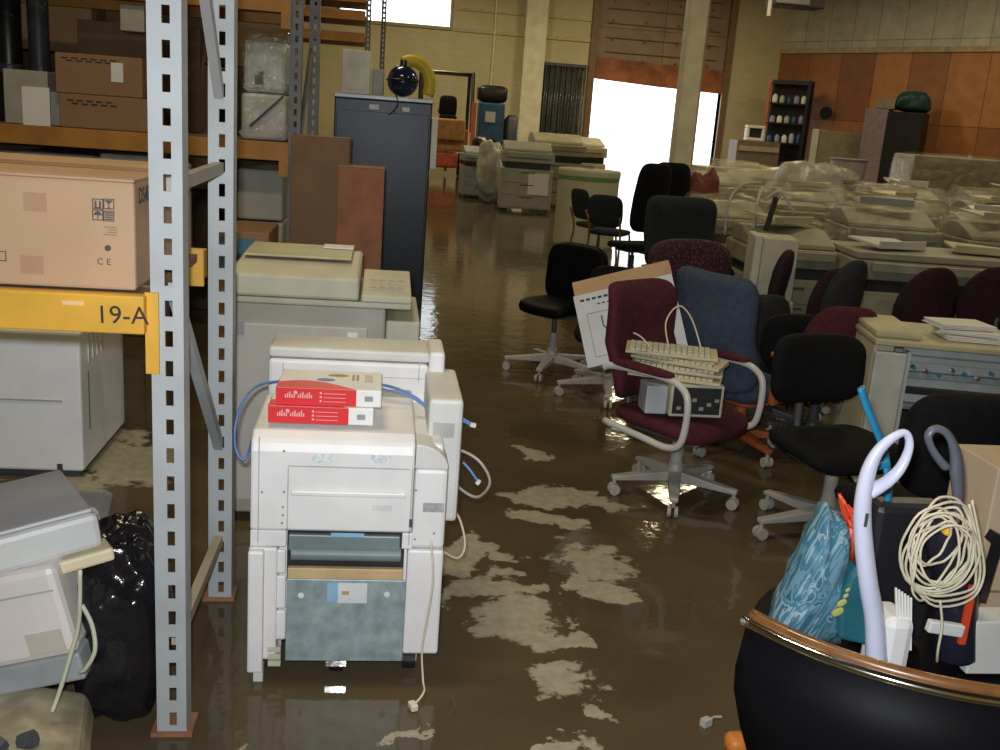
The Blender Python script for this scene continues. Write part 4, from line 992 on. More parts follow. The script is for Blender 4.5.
chair('black chair with low seat between the speckled and the grey chairs', (2.72, 8.05, 0), 150, BLACKF, bw=.5, bh=.20, bz=.50, sw=.55, eo=.6, r=.24, basem=DGREY)
# upturned black seat in front of maroon chair

# loose black chair beside the printer, back nearest the camera
cback('black chair whose padded back hides the front of the opened beige printer', 985, 395, 3.05, 183, BLACKF, .40, bw=.46, bt=.11, eo=.55, lean=5, basem=PALEB, rot=10, r=.28)

# slanted white box behind the maroon armchair
def open_box():
    t = thing('open_carton', 'white carton with brown open flaps leaning behind the maroon armchair', 'box', (1.22, 5.15, 0), 0)
    a, b, c_, d_ = A(596, 372, 5.2), A(640, 355, 5.2), A(662, 312, 5.4), A(564, 290, 5.4)
    o = Vector((t.location.x, t.location.y, 0))
    P0 = A(588, 368, 5.1); P1 = A(559, 300, 5.28); P2 = A(657, 277, 5.16)
    u = (P2-P1); e1 = u.normalized(); v = (P1-P0); v -= e1*v.dot(e1); e2 = v.normalized(); n = e1.cross(e2)
    if n.y > 0: n = -n
    w_ = u.length; h_ = v.length; dp = .10
    M = Matrix(((e1.x, -n.x, e2.x, P0.x), (e1.y, -n.y, e2.y, P0.y), (e1.z, -n.z, e2.z, P0.z), (0, 0, 0, 1)))
    mb = MB(); tk = .006
    mb.box(0, 0, 0, w_, tk, h_, M); mb.box(0, dp-tk, 0, w_, dp, h_, M); mb.box(0, tk, 0, tk, dp-tk, h_, M); mb.box(w_-tk, tk, 0, w_, dp-tk, h_, M); mb.box(tk, tk, 0, w_-tk, dp-tk, tk, M)
    build('box_body', mb, mat('printed_white_card', (.60, .62, .64), .6, var=.04), t, world=True)
    mb = MB(); mb.box(tk+.002, dp-tk*2, h_*.3, w_-tk, dp-tk-.001, h_, M); mb.box(0, dp+.002, h_, w_, dp+.006, h_+.10, M); mb.box(w_-.004, 0.02, h_, w_+.002, dp, h_+.06, M)
    build('inner_flap', mb, CARD, t, world=True, label='brown cardboard flap')
    def ln(x0, z0, x1, z1, r_=.0025):
        q0 = M @ Vector((x0, -.001, z0)); q1 = M @ Vector((x1, -.001, z1)); return q0, q1
    mb = MB(); cx0, cx1 = w_*.10, w_*.55
    for (s0, s1) in (((cx0, h_*.12), (cx0, h_*.72)), ((cx0, h_*.72), (cx1, h_*.72)), ((cx1, h_*.72), (cx1, h_*.12)), ((cx0, h_*.12), (cx1, h_*.12))): q0, q1 = ln(*s0, *s1); mb.cyl(q0, q1, .002, n=4)
    build('printed_outline', mb, GREYP, t, world=True)
    us = [(w_*(.24+k1), h_*k2) for k1, k2 in ((0, .66), (0, .52), (.03, .47), (.07, .47), (.10, .52), (.10, .66))]
    mb = MB(); mb.ring([M @ Vector((x, -.002, z)) for x, z in us], .005, 5); build('u_mark', mb, mat('petrol_ink', (.05, .20, .26), .5), t, world=True)
    mb = MB()
    for i in range(5): mb.box(w_*(.06+.06*i), -.001, h_*.90, w_*(.10+.06*i), 0, h_*.93, M)
    for i in range(3): mb.box(w_*(.22+.05*i), -.001, h_*.82, w_*(.25+.05*i), 0, h_*.835, M)
    build('printed_lines', mb, INK, t, world=True)
open_box()

# keyboards and a drive unit on the maroon armchair
def on_chair():
    zs = A(690, 420, 4.15).z
    yk = 4.22
    t = thing('drive_unit', 'pale-edged dark drive unit standing on the seat of the maroon armchair', 'computer', (A(695, 415, yk).x, yk, .452))
    x0 = A(668, 420, yk).x; x1 = A(722, 412, yk).x; zt_ = A(690, 385, yk).z
    build('casing', MB().box(x0, yk, .455, x1, yk+.30, zt_), BEIGE, t, world=True, bevel=.006)
    build('front_plate', MB().box(x0+.012, yk-.004, .47, x1-.015, yk, zt_-.012), DARKIN, t, world=True)
    mb = MB(); [mb.box(x0+.03+i*.035, yk-.008, .49+.02*(i % 3), x0+.05+i*.035, yk-.004, .505+.02*(i % 3)) for i in range(6)]; build('connector', mb, GREYP, t, world=True)
    t2_ = top('grey_card_box', MB().box(A(646, 405, yk+.02).x, yk+.03, .455, x0-.004, yk+.16, A(658, 388, yk).z), mat('silver_case', (.40, .42, .45), .4), 'small silvery box left of the drive unit on the maroon chair seat', 'box', bevel=.006)
    z = zt_+.004
    rr = random.Random(3)
    labels = ['lowest muddy keyboard on the maroon armchair, jutting out to the left', 'second muddy keyboard from the bottom on the maroon armchair', 'muddy keyboard third from the bottom, turned crosswise on the maroon armchair', 'topmost muddy keyboard on the maroon armchair']
    for i in range(4):
        cx = (x0+x1)/2-.06+rr.uniform(-.03, .03)
        k = thing('keyboard', labels[i], 'keyboard', (cx, yk+.12+.02*i, z), -22+rr.uniform(-14, 10), 'muddy keyboards piled on the maroon armchair')
        mb = MB(); mb.prism([(-.085, 0), (.085, 0), (.085, .026), (-.085, .014)], -.21, .21); build('case', mb, YELLOWED, k, bevel=.004)
        mb = MB()
        for a in range(14):
            for b in range(4): mb.box(-.19+a*.0262, -.07+b*.032, .014, -.168+a*.0262, -.043+b*.032, .027+.003*b)
        build('keys', mb, BEIGE, k); z += .032
    mb = MB(); zt2 = z
    mb.tube([(x0+.00, yk+.1, zt2), (x0-.02, yk+.14, zt2+.12), (x0+.05, yk+.2, zt2+.19), (x0+.12, yk+.2, zt2+.13), (x0+.17, yk+.15, zt2-.01)], .004, 6)
    mb.tube([(x0-.08, yk+.1, zt2), (x0-.13, yk+.12, zt2+.05), (x0-.17, yk+.12, zt2+.07)], .004, 6)
    top('keyboard_cable', mb, CREAMC, 'pale cable looping up from the muddy keyboards', 'cable', sm=True)
on_chair()

# opened beige printer at right
def opened_printer():
    a, b = G(862, 325, .88), G(1000, 340, .88)
    t = thing('photocopier', 'beige photocopier with its front open showing the metal inside, papers on top', 'photocopier', (2.80, 4.42, 0), -12)
    w, d, h = .80, .60, .80
    mb = MB(); mb.box(-w/2, 0.05, .06, -w/2+.10, d, h-.03); mb.box(w/2-.05, .05, .06, w/2, d, h-.03); mb.box(-w/2+.10, d-.05, .06, w/2-.05, d, h-.03); mb.box(-w/2+.10, .05, .06, w/2-.05, d-.05, .30)
    build('casing', mb, BEIGE, t, bevel=.01)
    build('left_front', MB().box(-w/2, 0, .06, -w/2+.15, .05, h-.06), mat('pale_front', (.52, .52, .47), .5), t, bevel=.008)
    build('top_cover', MB().box(-w/2-.01, 0.0, h-.03, w/2+.01, d, h), YELLOWED, t, bevel=.008)
    build('raised_edge', MB().box(-w/2+.0, .05, h, -w/2+.22, d-.05, h+.035), YELLOWED, t, bevel=.012)
    build('inner_plate', MB().box(-w/2+.16, .10, .45, w/2-.06, .12, h-.04), mat('inner_metal', (.50, .55, .55), .4, .15), t)
    for k, (z_, m_) in enumerate(((h-.09, GLASSY), (h-.17, STEELG), (h-.25, DARKIN), (h-.33, STEELG), (h-.42, DARKIN))):
        build('rail', MB().box(-w/2+.17, .05, z_-.018, w/2-.07, .10, z_+.012), m_, t, bevel=.003)
    for k in range(9): build('lever', MB().cyl((-w/2+.20+k*.062, .03, h-.13-.015*(k % 3)), (-w/2+.20+k*.062, .06, h-.13-.015*(k % 3)), .010, n=8), CHROME if k % 2 else TEAL, t)
    build('frame_edge', MB().box(-w/2+.15, -.005, .30, -w/2+.165, .06, h-.05), GLASSY, t)
    build('dark_bay', MB().box(-w/2+.17, .06, .30, w/2-.07, .09, .44), DARKIN, t)
    M = RM(t)
    labs = ['lowest stack of white papers on the opened beige photocopier', 'middle slipping stack of white papers on the opened photocopier', 'top sheet bundle on the opened beige photocopier']
    z = h+.002
    for i in range(3):
        q = M @ Vector((.10-.02*i, .22+.02*i, z)); s = thing('paper_stack', labs[i], 'paper', q, -12+[4, -9, 7][i], 'white papers on the opened photocopier')
        mb = MB(); [mb.cbox((rnd.uniform(-.01, .01), rnd.uniform(-.008, .008), .004+j*.0055), (.28, .20, .004), (0, 0, rnd.uniform(-4, 4))) for j in range(4)]
        build('sheets', mb, PAPER, s); z += .026
    s['label'] = labs[2]
opened_printer()

# ------------------------------------------------------------------ wrapped machines filling the right side
GR = 'wrapped copiers packed on the right side'
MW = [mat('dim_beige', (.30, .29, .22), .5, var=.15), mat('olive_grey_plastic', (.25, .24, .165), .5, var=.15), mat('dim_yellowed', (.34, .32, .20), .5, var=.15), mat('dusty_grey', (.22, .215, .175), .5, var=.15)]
rows = [  # x, y, w, d, h, rz, label
 (4.35, 7.2, 1.5, .8, 1.0, -6, 'widest pale copier with broad front right behind the rounded maroon chairs'),
 (3.30, 7.7, .75, .7, 1.0, -4, 'pale copier with dark slot just right of the white computer tower'),
 (3.55, 9.75, .7, .7, 1.05, 4, 'film-wrapped copier right of the grey-green armchair'),
 (3.72, 8.75, .75, .7, .95, -5, 'film-wrapped low copier behind the pale one with dark slot'),
 (4.85, 9.1, .9, .8, 1.1, -10, 'film-wrapped copier with bright creases behind the widest pale copier'),
 (6.05, 8.9, 1.0, .8, 1.05, -8, 'film-wrapped copier at the right edge behind the widest one'),
 (4.95, 11.5, .80, .8, 1.05, 0, 'film-wrapped copier in the third row, nearest the column'),
 (6.0, 11.2, .95, .8, 1.1, -8, 'film-wrapped copier in the middle of the third row'),
 (7.2, 11.0, .95, .8, 1.0, -12, 'low film-wrapped copier third in its row behind the right-edge one'),
 (8.45, 10.9, 1.0, .8, 1.1, -8, 'film-wrapped copier at the right end of the third row'),
 (4.7, 13.4, .9, .8, 1.2, 5, 'film-wrapped copier in the fourth row beside the red bag'),
 (5.9, 13.3, 1.0, .8, 1.05, -4, 'film-wrapped copier second in the fourth row'),
 (7.2, 13.2, 1.0, .9, 1.15, -6, 'film-wrapped copier in front of the low tan box pile'),
 (8.6, 13.0, 1.1, .9, 1.05, -9, 'film-wrapped copier far right in the fourth row'),
 (6.05, 16.0, .95, .9, 1.2, 0, 'beige copier with dark panel behind the red bag'),
 (7.25, 16.0, 1.0, .9, 1.25, 4, 'film-wrapped copier with peaked cover in the fifth row'),
 (8.6, 15.8, 1.1, .9, 1.05, -5, 'low flat wrapped copier in front of the purple-grey locker'),
 (10.2, 15.6, 1.2, .9, 1.1, -8, 'flat wrapped copier below the big film-wrapped crate'),
 (6.6, 19.0, 1.1, .9, 1.2, 0, 'grey copier right of the column in the back row'),
 (8.2, 19.0, 1.2, .9, 1.1, 0, 'beige copier in the back row below the wire shelf'),
]
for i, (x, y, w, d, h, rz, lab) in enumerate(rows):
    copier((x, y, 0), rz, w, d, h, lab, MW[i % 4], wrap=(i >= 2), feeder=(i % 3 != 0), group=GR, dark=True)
for i, (ri, ox, oy, a_, m_) in enumerate(((0, -.35, .3, 20, 1), (0, .4, .35, -15, 2), (1, .0, .35, 30, 2), (4, .0, .4, -25, 3), (5, -.1, .4, 10, 0), (7, .1, .4, 35, 2), (8, .0, .4, -20, 1), (9, -.2, .4, 15, 0), (11, .0, .4, -30, 2), (12, .1, .4, 12, 1), (13, -.1, .4, 25, 0), (16, .0, .4, -12, 2), (17, .2, .4, 20, 1))):
    x, y, w, d, h, rz, _l = rows[ri]
    cc_ = math.cos(R(rz)); ss_ = math.sin(R(rz)); z_ = h*(1.04 if ri > 1 else (.925 if ri == 0 else 1.0))-.0
    pnl = top('flat_board', MB().cbox((0, 0, .05), (.52, .34, .02), (rnd.uniform(4, 9), rnd.uniform(-7, 7), 0)).cbox((0, -.16, .055), (.50, .02, .06), (6, 0, 0)), [BEIGE, WHITE2, YELLOWED, GREYP][m_], 'loose flat plastic board lying on top of the copiers on the right side', 'board', 'loose plastic boards lying on the copiers on the right', bevel=.004)
    pnl.location = (x+ox*cc_-oy*ss_, y+ox*ss_+oy*cc_, z_); pnl.rotation_euler = (0, 0, R(a_))
# big film wrapped crate
q = G(955, 190, 1.2)
t = thing('wrapped_crate', 'big brown film-wrapped crate standing before the plywood wall at right', 'crate', (10.75, 17.4, 0), -6)
build('base_pallet', MB().box(-1.3, 0, 0, 1.3, 1.1, .15), TANWOOD, t)
build('crate', MB().box(-1.25, .03, .15, 1.25, 1.05, 1.62), mat('brown_crate', (.24, .18, .11), .5, var=.2), t, bevel=.03)
build('film_wrap', MB().pad((0, .54, .9), (2.62, 1.16, 1.55), .18, .2), FILM, t, sm=True)
# white pc tower
g_ = A(780, 240, 7.0)
t = thing('computer_tower', 'cream computer tower standing upright behind the dark chairs', 'computer', (A(782, 240, 7.05).x, 7.05, 0), -12)
ht = A(782, 240, 7.0).z
build('stand', MB().box(-.15, 0, 0, .15, .42, ht-.46), BEIGE, t, bevel=.01); build('casing', MB().box(-.13, 0, ht-.455, .13, .40, ht), BEIGE, t, bevel=.01); build('front_bezel', MB().box(-.19, .0, ht-.46, -.132, .38, ht+.01), mat('pale_bezel', (.56, .55, .46), .5), t, bevel=.01)
# metal frame (tubes) in front of the wrapped copiers
mb = MB()
mb.tube([A(725, 235, 8.2), A(728, 205, 8.2), A(741, 186, 8.3), A(760, 183, 8.4)], .012, 6); mb.tube([A(752, 240, 8.0), A(757, 205, 8.1), A(762, 188, 8.3)], .012, 6)
mb.tube([A(765, 200, 8.0), A(780, 192, 8.1), A(795, 214, 8.1)], .012, 6)
mb.cyl(G(724, 300), A(725, 235, 8.2), .012, n=6) if False else None
top('tube_frame', mb, GREYC, 'bent thin metal tube frame in front of the wrapped copiers', 'frame', sm=True)
mb = MB(); mb.ring([A(766, 230, 7.6), A(776, 198, 7.7)], .022, 6); top('black_pole', mb, BLACKP, 'short black pole leaning above the cream computer tower', 'pole')
# film sheets draped with bright creases
lump(702, 196, 12.2, (.46, .45, 1.27), mat('dull_red_bag', (.12, .015, .012), .6, var=.2), 'red_bag', 'dull red bag right behind the column base', 'bag', seed=5, rest=0.)
lump(808, 172, 15.0, (1.3, .9, 1.4), FW, 'wrapped_bundle', 'peaked milky film bundle rising in the middle of the wrapped copiers', 'bundle', seed=6)

# ------------------------------------------------------------------ things before the plywood wall
def wallpt(px, py, off):
    # point on a line parallel to the angled wall, off metres in front of it
    n = Vector((dirw.y, -dirw.x, 0)).normalized()
    if n.y > 0: n = -n
    o_ = p0+n*off; d = ray(px, py); e = dirw.normalized()
    # solve o_+e*s = cam+d*t in plan
    det = e.x*-d.y+d.x*e.y; t_ = (e.x*(o_.y)-e.y*(o_.x))/(e.x*d.y-e.y*d.x)
    return Vector((d.x*t_, d.y*t_, H+d.z*t_))
aw = math.degrees(ang)
q = wallpt(787, 120, 1.2); q2 = wallpt(808, 120, 1.2)
t = thing('wire_shelf', 'black shelf rack filled with jars before the orange plywood wall', 'shelf', (q.x, q.y, 0), aw+25)
ws = .62; hs_ = wallpt(790, 80, 1.2).z
for sx in (-ws, ws):
    for y in (-.25, .25): build('post', MB().box(sx-.04, y-.04, 0, sx+.04, y+.04, hs_), REDM if (sx < 0 and y < 0) else BLACKP, t)
build('side_panel', MB().box(ws-.02, -.25, .2, ws+.0, .25, hs_), BLACKP, t); build('back_panel', MB().box(-ws, .24, .2, ws, .26, hs_), BLACKP, t)
for k in range(6):
    zz = .35+k*(hs_-.5)/5; build('shelf_board', MB().box(-ws, -.25, zz, ws, .24, zz+.04), BLACKP, t)
M = RM(t); nb = 0
JG = 'jars and packs on the black shelf rack'
for k in range(2, 5):
    zz = .35+k*(hs_-.5)/5+.042
    for j in range(5):
        x = -ws+.16+j*.23; hh = .20+.12*rnd.random(); pt = M @ Vector((x, -.05, zz))
        o = top('storage_jar', MB().lathe([(.08, 0), (.085, .02), (.085, hh*.8), (.05, hh*.88), (.05, hh)], n=10), [PAPER, GREYC, BLUEM, mat('lavender_pack', (.3, .27, .42), .5)][(k+j) % 4], 'small jar or pack standing on a board of the black shelf rack', 'jar', JG, sm=True, recenter=False)
        o.location = pt
q = wallpt(843, 160, 1.0); t = thing('tan_cabinet', 'tan cabinet with pale side standing before the plywood wall', 'cabinet', (q.x, q.y, 0), aw+20)
hh = wallpt(843, 132, 1.0).z
build('casing', MB().box(-.72, -.4, 0, .60, .4, hh), mat('dull_tan', (.20, .17, .10), .6), t, bevel=.03); build('pale_side', MB().box(-.95, -.4, 0, -.73, .4, hh+.03), BEIGE, t, bevel=.02)
q = wallpt(889, 160, 1.1); t = thing('locker', 'tall locker with purple-grey side and black front at the plywood wall', 'locker', (q.x, q.y, 0), aw+22)
hh = wallpt(895, 112, 1.1).z
build('body', MB().box(-.15, -.45, 0, .85, .45, hh), BLACKP, t, bevel=.02); build('side_panel', MB().box(-.80, -.40, 0, -.152, .45, hh+.05), mat('purple_grey', (.24, .18, .20), .5), t, bevel=.02); build('top_crate', MB().box(-.55, -.35, hh+.06, -.02, .35, hh+.32), mat('dull_olive_crate', (.22, .20, .13), .6), t, bevel=.02)
o = lump(912, 150, 1, (.95, .7, .62), mat('dark_teal_bag', (.012, .055, .055), .45, var=.2), 'teal_bag', 'dark teal bag lying on top of the tall locker', 'bag', seed=11); o.location = (q.x+.30, q.y-.22, hh+.0)
q = wallpt(756, 133, 2.5); t = thing('white_monitor', 'small white-framed unit lying on the pile near the wall corner', 'monitor', (q.x, q.y, 1.62))
mb = MB(); mb.box(-.30, 0, 0, .30, .25, .09); mb.box(-.30, 0, .38, .30, .25, .47); mb.box(-.30, 0, .09, -.21, .25, .38); mb.box(.21, 0, .09, .30, .25, .38); build('frame', mb, PAPER, t, bevel=.02); build('screen', MB().box(-.21, .1, .09, .21, .2, .38), DARKIN, t)
t = thing('wooden_crate', 'long brown-grey crate below the white-framed unit near the corner', 'crate', (q.x+.2, q.y-.1, 0), 0)
build('crate', MB().box(-.9, -.3, 0, .5, .5, 1.615), mat('dull_crate', (.17, .14, .10), .6), t, bevel=.02); build('slat', MB().box(-.85, -.34, 1.3, .45, -.30, 1.45), TANWOOD, t)
q = wallpt(848, 165, 3.5)
top('plastic_tub', MB().lathe([(.38, 0), (.45, .1), (.50, 1.25), (.53, 1.32), (.50, 1.34)], (q.x, q.y, 0), 24), mat('grey_lavender_tub', (.26, .24, .26), .5), 'grey round tub in front of the tan cabinet', 'tub')
q = wallpt(825, 113, .3)
mb = MB(); mb.lathe([(.20, 0), (.20, .10), (.12, .16)], (0, 0, 0), 16, 'y'); 
o = top('wall_fan', mb, BLACKP, 'small dark fan with pale top mounted on the plywood wall', 'fan', recenter=False); o.location = q+Vector((0, 0, 0)); o.rotation_euler = (0, 0, ang)

# ------------------------------------------------------------------ foreground left heap
def heap_left():
    # lowest: muddy plastic piece
    g = G(30, 735)
    t = thing('plastic_cover', 'muddy yellowish plastic cover lying on the floor in the bottom left corner', 'cover', (A(30, 700, 2.45).x, 2.25, 0), 12)
    mb = MB(); mb.prism([(-.26, 0), (.14, 0), (.20, .04), (.18, .13), (.05, .17), (-.26, .15)], -.12, .22, 'y'); build('shell', mb, MUD, t, bevel=.02); 
    mb = MB(); [mb.cyl((-.16+i*.07, -.10+.05*(i % 2), .17), (-.13+i*.07, -.06, .185), .022, n=8) for i in range(4)]; build('loose_knob', mb, DGREY, t)
    q = A(82, 565, 2.40); t = thing('printer', 'white printer lying tilted on the heap at the left edge', 'printer', (q.x-.165, 2.40, q.z-.335), 0)
    Mt = Matrix.Rotation(R(-13), 4, 'Y')
    build('casing', MB().box(-.35, 0, .05, .165, .42, .30, Mt), mat('warm_white', (.66, .62, .58), .45, var=.04), t, bevel=.02)
    build('grey_base', MB().box(-.35, .01, -.03, .16, .42, .048, Mt), mat('slate_base', (.30, .33, .34), .5), t, bevel=.008)
    build('seam', MB().box(-.35, -.003, .235, .15, .0, .239, Mt), GREYC, t); build('tinted_window', MB().box(.05, -.004, .07, .14, 0, .13, Mt), mat('tan_tint', (.50, .45, .38), .4), t)
    t2 = thing('printer', 'grey-white flat printer with open tray on top of the tilted white printer', 'printer', (A(98, 520, 2.46).x-.235, 2.50, q.z-.075), 0)
    Mt2 = Matrix.Rotation(R(-8), 4, 'Y') @ Matrix.Rotation(R(28), 4, 'Z')
    build('casing', MB().box(-.30, -.10, .04, .22, .32, .135, Mt2), mat('cool_grey_white', (.55, .56, .55), .45, var=.04), t2, bevel=.015)
    build('top_lid', MB().box(-.29, -.09, .137, .21, .31, .148, Mt2), mat('flat_grey_lid', (.50, .50, .50), .5, var=.03), t2, bevel=.006)
    build('yellow_tray', MB().box(.10, -.115, .0, .24, .05, .036, Mt2), mat('aged_tray', (.62, .54, .36), .5), t2, bevel=.008)
    t3 = thing('dark_tray', 'dark grey plastic tray sticking out behind the flat printer on the left', 'tray', (A(85, 515, 2.98).x-.10, 2.98, .0), 10)
    zt3 = A(85, 505, 3.0).z-.07
    mb = MB(); mb.prism([(-.24, zt3-.05), (.12, zt3-.05), (.16, zt3-.01), (.13, zt3+.01), (-.24, zt3+.015)], 0, .30, 'y'); build('tray', mb, GREYP, t3, bevel=.012)
    build('box_under', MB().box(-.24, .02, 0, .05, .28, zt3-.052), DGREY, t3, bevel=.01)
    mb = MB(); mb.tube([A(82, 605, 2.38), A(92, 625, 2.37), A(95, 650, 2.36), A(86, 668, 2.36), A(80, 672, 2.37)], .006, 6); mb.tube([A(80, 570, 2.375), A(79, 620, 2.37), A(72, 650, 2.36), A(60, 690, 2.34), A(52, 712, 2.32)], .006, 6)
    top('hanging_cable', mb, mat('greenish_cream_cord', (.50, .52, .38), .45), 'pale greenish cord hanging from the white printers on the left', 'cord', sm=True)
heap_left()
def bag():
    def f(v):
        p = Vector((v.x, v.y, v.z)); n = noise.noise(p*7+Vector((3, 1, 2))); n2 = noise.noise(p*19); n3 = abs(noise.noise(p*11+Vector((9, 2, 4))))
        k = 1+.16*n+.05*n2-.13*n3; neck = 1-.22*max(0, v.z/.27)**2
        return (v.x*k*neck, v.y*k*neck, max(v.z*(1+.1*n2), -.27))
    t = thing('bin_bag', 'shiny black bin bag standing on the floor beside the rack post', 'bag', (-.675, 2.66, 0))
    build('bag_body', MB().pad((0, 0, .28), (.26, .40, .53), .65, .5, f=f, nu=90, nv=50), BAGBLK, t, sm=True)
    t.rotation_euler = (0, 0, R(5))
bag()

# ------------------------------------------------------------------ foreground right: curved black chair loaded with tools
def tub_chair():
    cx, cy, r = 1.33, 2.13, .60
    t = thing('tub_chair', 'black curved-back chair with a brown wooden rim loaded with tools', 'chair', (cx, cy, 0))
    z0, z1 = .36, .715
    a0, a1, n = 208., 314., 40
    mb = MB(); ro, ri = r, r-.035; cols = []
    for i in range(n+1):
        u = i/n; a = R(a0+(a1-a0)*u); e = min(u, 1-u)*2*5
        low = z0+.16*(1-min(1, e))**2      # rounded lower corners
        hi = z1-.02*(1-min(1, e*2))**2
        bulge = .015
        col = []
        for (rr_, z) in ((ro-.03, low), (ro+bulge*.6, low+.03), (ro+bulge, (low+hi)/2), (ro, hi), (ri, hi), (ri, low)):
            col.append(mb.bm.verts.new((rr_*math.cos(a), rr_*math.sin(a), z)))
        cols.append(col)
    for c1, c2 in zip(cols, cols[1:]):
        for j in range(6): mb.bm.faces.new((c1[j], c2[j], c2[(j+1) % 6], c1[(j+1) % 6]))
    mb.bm.faces.new(cols[0][::-1]); mb.bm.faces.new(cols[-1])
    build('backrest', mb, BLACKL, t, sm=True)
    pts = [Vector(((r-.016)*math.cos(R(a)), (r-.016)*math.sin(R(a)), z1+.006)) for a in [a0+(a1-a0)*i/48 for i in range(49)]]
    build('wooden_rim', MB().ring(pts, .0135, 10), mat('rim_brown_wood', (.15, .065, .02), .3, var=.25, vs=14, coat=.5), t, sm=True)
    pts = [Vector(((r+.004)*math.cos(R(a)), (r+.004)*math.sin(R(a)), z1-.004)) for a in [a0-.4+(a1-a0+.8)*i/48 for i in range(49)]]
    build('chrome_strip', MB().ring(pts, .011, 10), CHROME, t, sm=True)
    build('seat', MB().pad((.08, .10, .42), (.80, .80, .11), 1, .5), BLACKL, t, sm=True)
    star_base(t, DGREY, .30, hub=.36, rot=15)
    return cx, cy
tub_chair()
zs = .482
# white handled upright tool
def W(px, py, Y): return A(px, py, Y)
def white_tool():
    Y = 1.93
    t = thing('upright_vacuum', 'white upright vacuum with an open loop handle in the black chair', 'vacuum', (A(868, 600, Y).x, Y, zs))
    def Q(x, y): return W(700+x/2.143, 400+y/2.143, Y)
    u = .00100
    ct = [(378, 560, 30), (374, 470, 27), (362, 400, 26), (352, 320, 25), (348, 250, 24), (352, 195, 22), (362, 150, 20), (380, 112, 16), (408, 84, 13), (436, 70, 10), (448, 84, 9), (446, 110, 10), (430, 145, 12), (405, 172, 14), (380, 188, 16), (362, 200, 15)]
    pts = smooth([Q(x, y) for x, y, _ in ct], 4); rs = []
    for a, b in zip(ct, ct[1:]): rs += [(a[2]+(b[2]-a[2])*k/4)*u for k in range(4)]
    rs.append(ct[-1][2]*u)
    build('handle_loop_and_stem', MB().ring(pts, rs, 14, flat=.8), LILAC, t, world=True, sm=True)
    b0 = W(882, 650, Y+.03); zt_ = W(882, 612, Y+.03).z
    mb = MB(); mb.box(b0.x-.02, Y-.01, zs+.002, b0.x+.05, Y+.10, zt_); build('motor_housing', mb, WHITE, t, world=True, bevel=.02)
    build('switch', MB().cbox(W(866, 520, Y-.022), (.006, .006, .03)), DGREY, t, world=True)
    mb = MB(); [mb.cyl(W(896+3*i, 588+2*i, Y+.005), W(898+2.5*i, 650, Y+.005), .003, n=5) for i in range(6)]; build('ribbed_grip', mb, PAPER, t, world=True)
white_tool()
def grey_tool():
    Y = 2.02
    t = thing('stick_vacuum', 'slate grey stick vacuum wound with a cream cord in the black chair', 'vacuum', (A(945, 600, Y).x, Y, zs))
    def Q(x, y): return W(700+x/2.143, 400+y/2.143, Y)
    u = .00104
    ct = [(552, 262, 8), (553, 230, 14), (553, 190, 19), (550, 150, 21), (548, 118, 17), (538, 85, 12), (522, 66, 10), (502, 62, 9), (489, 76, 9), (494, 98, 9), (508, 122, 10), (528, 146, 12)]
    pts = smooth([Q(x, y) for x, y, _ in ct], 4); rs = []
    for a, b in zip(ct, ct[1:]): rs += [(a[2]+(b[2]-a[2])*k/4)*u for k in range(4)]
    rs.append(ct[-1][2]*u)
    build('handle_loop_and_stem', MB().ring(pts, rs, 12, flat=.7), SLATE, t, world=True, sm=True)
    bd = smooth([W(950, 500, Y+.04), W(945, 540, Y+.04), W(955, 580, Y+.04), W(955, 630, Y+.04), W(955, 655, Y+.04)], 5)
    build('dark_body', MB().ring(bd, [.03+.02*min(1, i/8) for i in range(len(bd))], 14), mat('navy_black', (.015, .016, .03), .3), t, world=True, sm=True)
    build('hook', MB().cbox(W(948, 528, Y-.01), (.014, .02, .034), (0, 15, 0)), mat('yellow_clip', (.75, .45, .03), .4), t, world=True, bevel=.004)
    mb = MB(); mb.box(W(967, 600, Y).x-.012, Y-.022, W(967, 640, Y).z, W(967, 600, Y).x+.004, Y-.012, W(967, 582, Y).z); build('red_stripe', mb, REDC, t, world=True)
    q = W(945, 628, Y-.03); build('silver_band', MB().cbox(q, (.09, .02, .03), (0, 8, 0)), BRIGHTPL, t, world=True, bevel=.004)
    # cord
    mb = MB(); rr = random.Random(5); c = W(933, 550, Y-.045)
    for i in range(11):
        rx = .068+rr.uniform(-.024, .022); rz_ = .098+rr.uniform(-.04, .025); ox = rr.uniform(-.022, .026); oz = rr.uniform(-.03, .03); ph = rr.uniform(-.6, .6)
        pts = []
        for k in range(14):
            a = 2*math.pi*k/14
            x = rx*math.cos(a)+.004*rr.uniform(-1, 1); z = rz_*math.sin(a)+.004*rr.uniform(-1, 1)
            pts.append(c+Vector((ox+x*math.cos(ph)-z*math.sin(ph)*.6, -.003*i+.010*math.sin(a*2+i), oz+x*math.sin(ph)*.6+z*math.cos(ph))))
        mb.tube(pts, .0031, 6, True, sub=3)
    for i in range(3):
        pts = [W(972-i*3, 500+i*4, Y-.05), W(980-i*3, 540, Y-.055-.003*i), W(984-i*4, 575, Y-.05), W(970, 600-i*5, Y-.06), W(935, 606-i*5, Y-.065), W(912, 585, Y-.06)]
        mb.tube(pts, .0032, 6)
    mb.tube([W(940, 600, Y-.07), W(942, 625, Y-.075), W(938, 650, Y-.08), W(937, 662, Y-.06)], .0032, 6)
    build('cord_coil', mb, CREAMC, t, world=True, sm=True)
grey_tool()
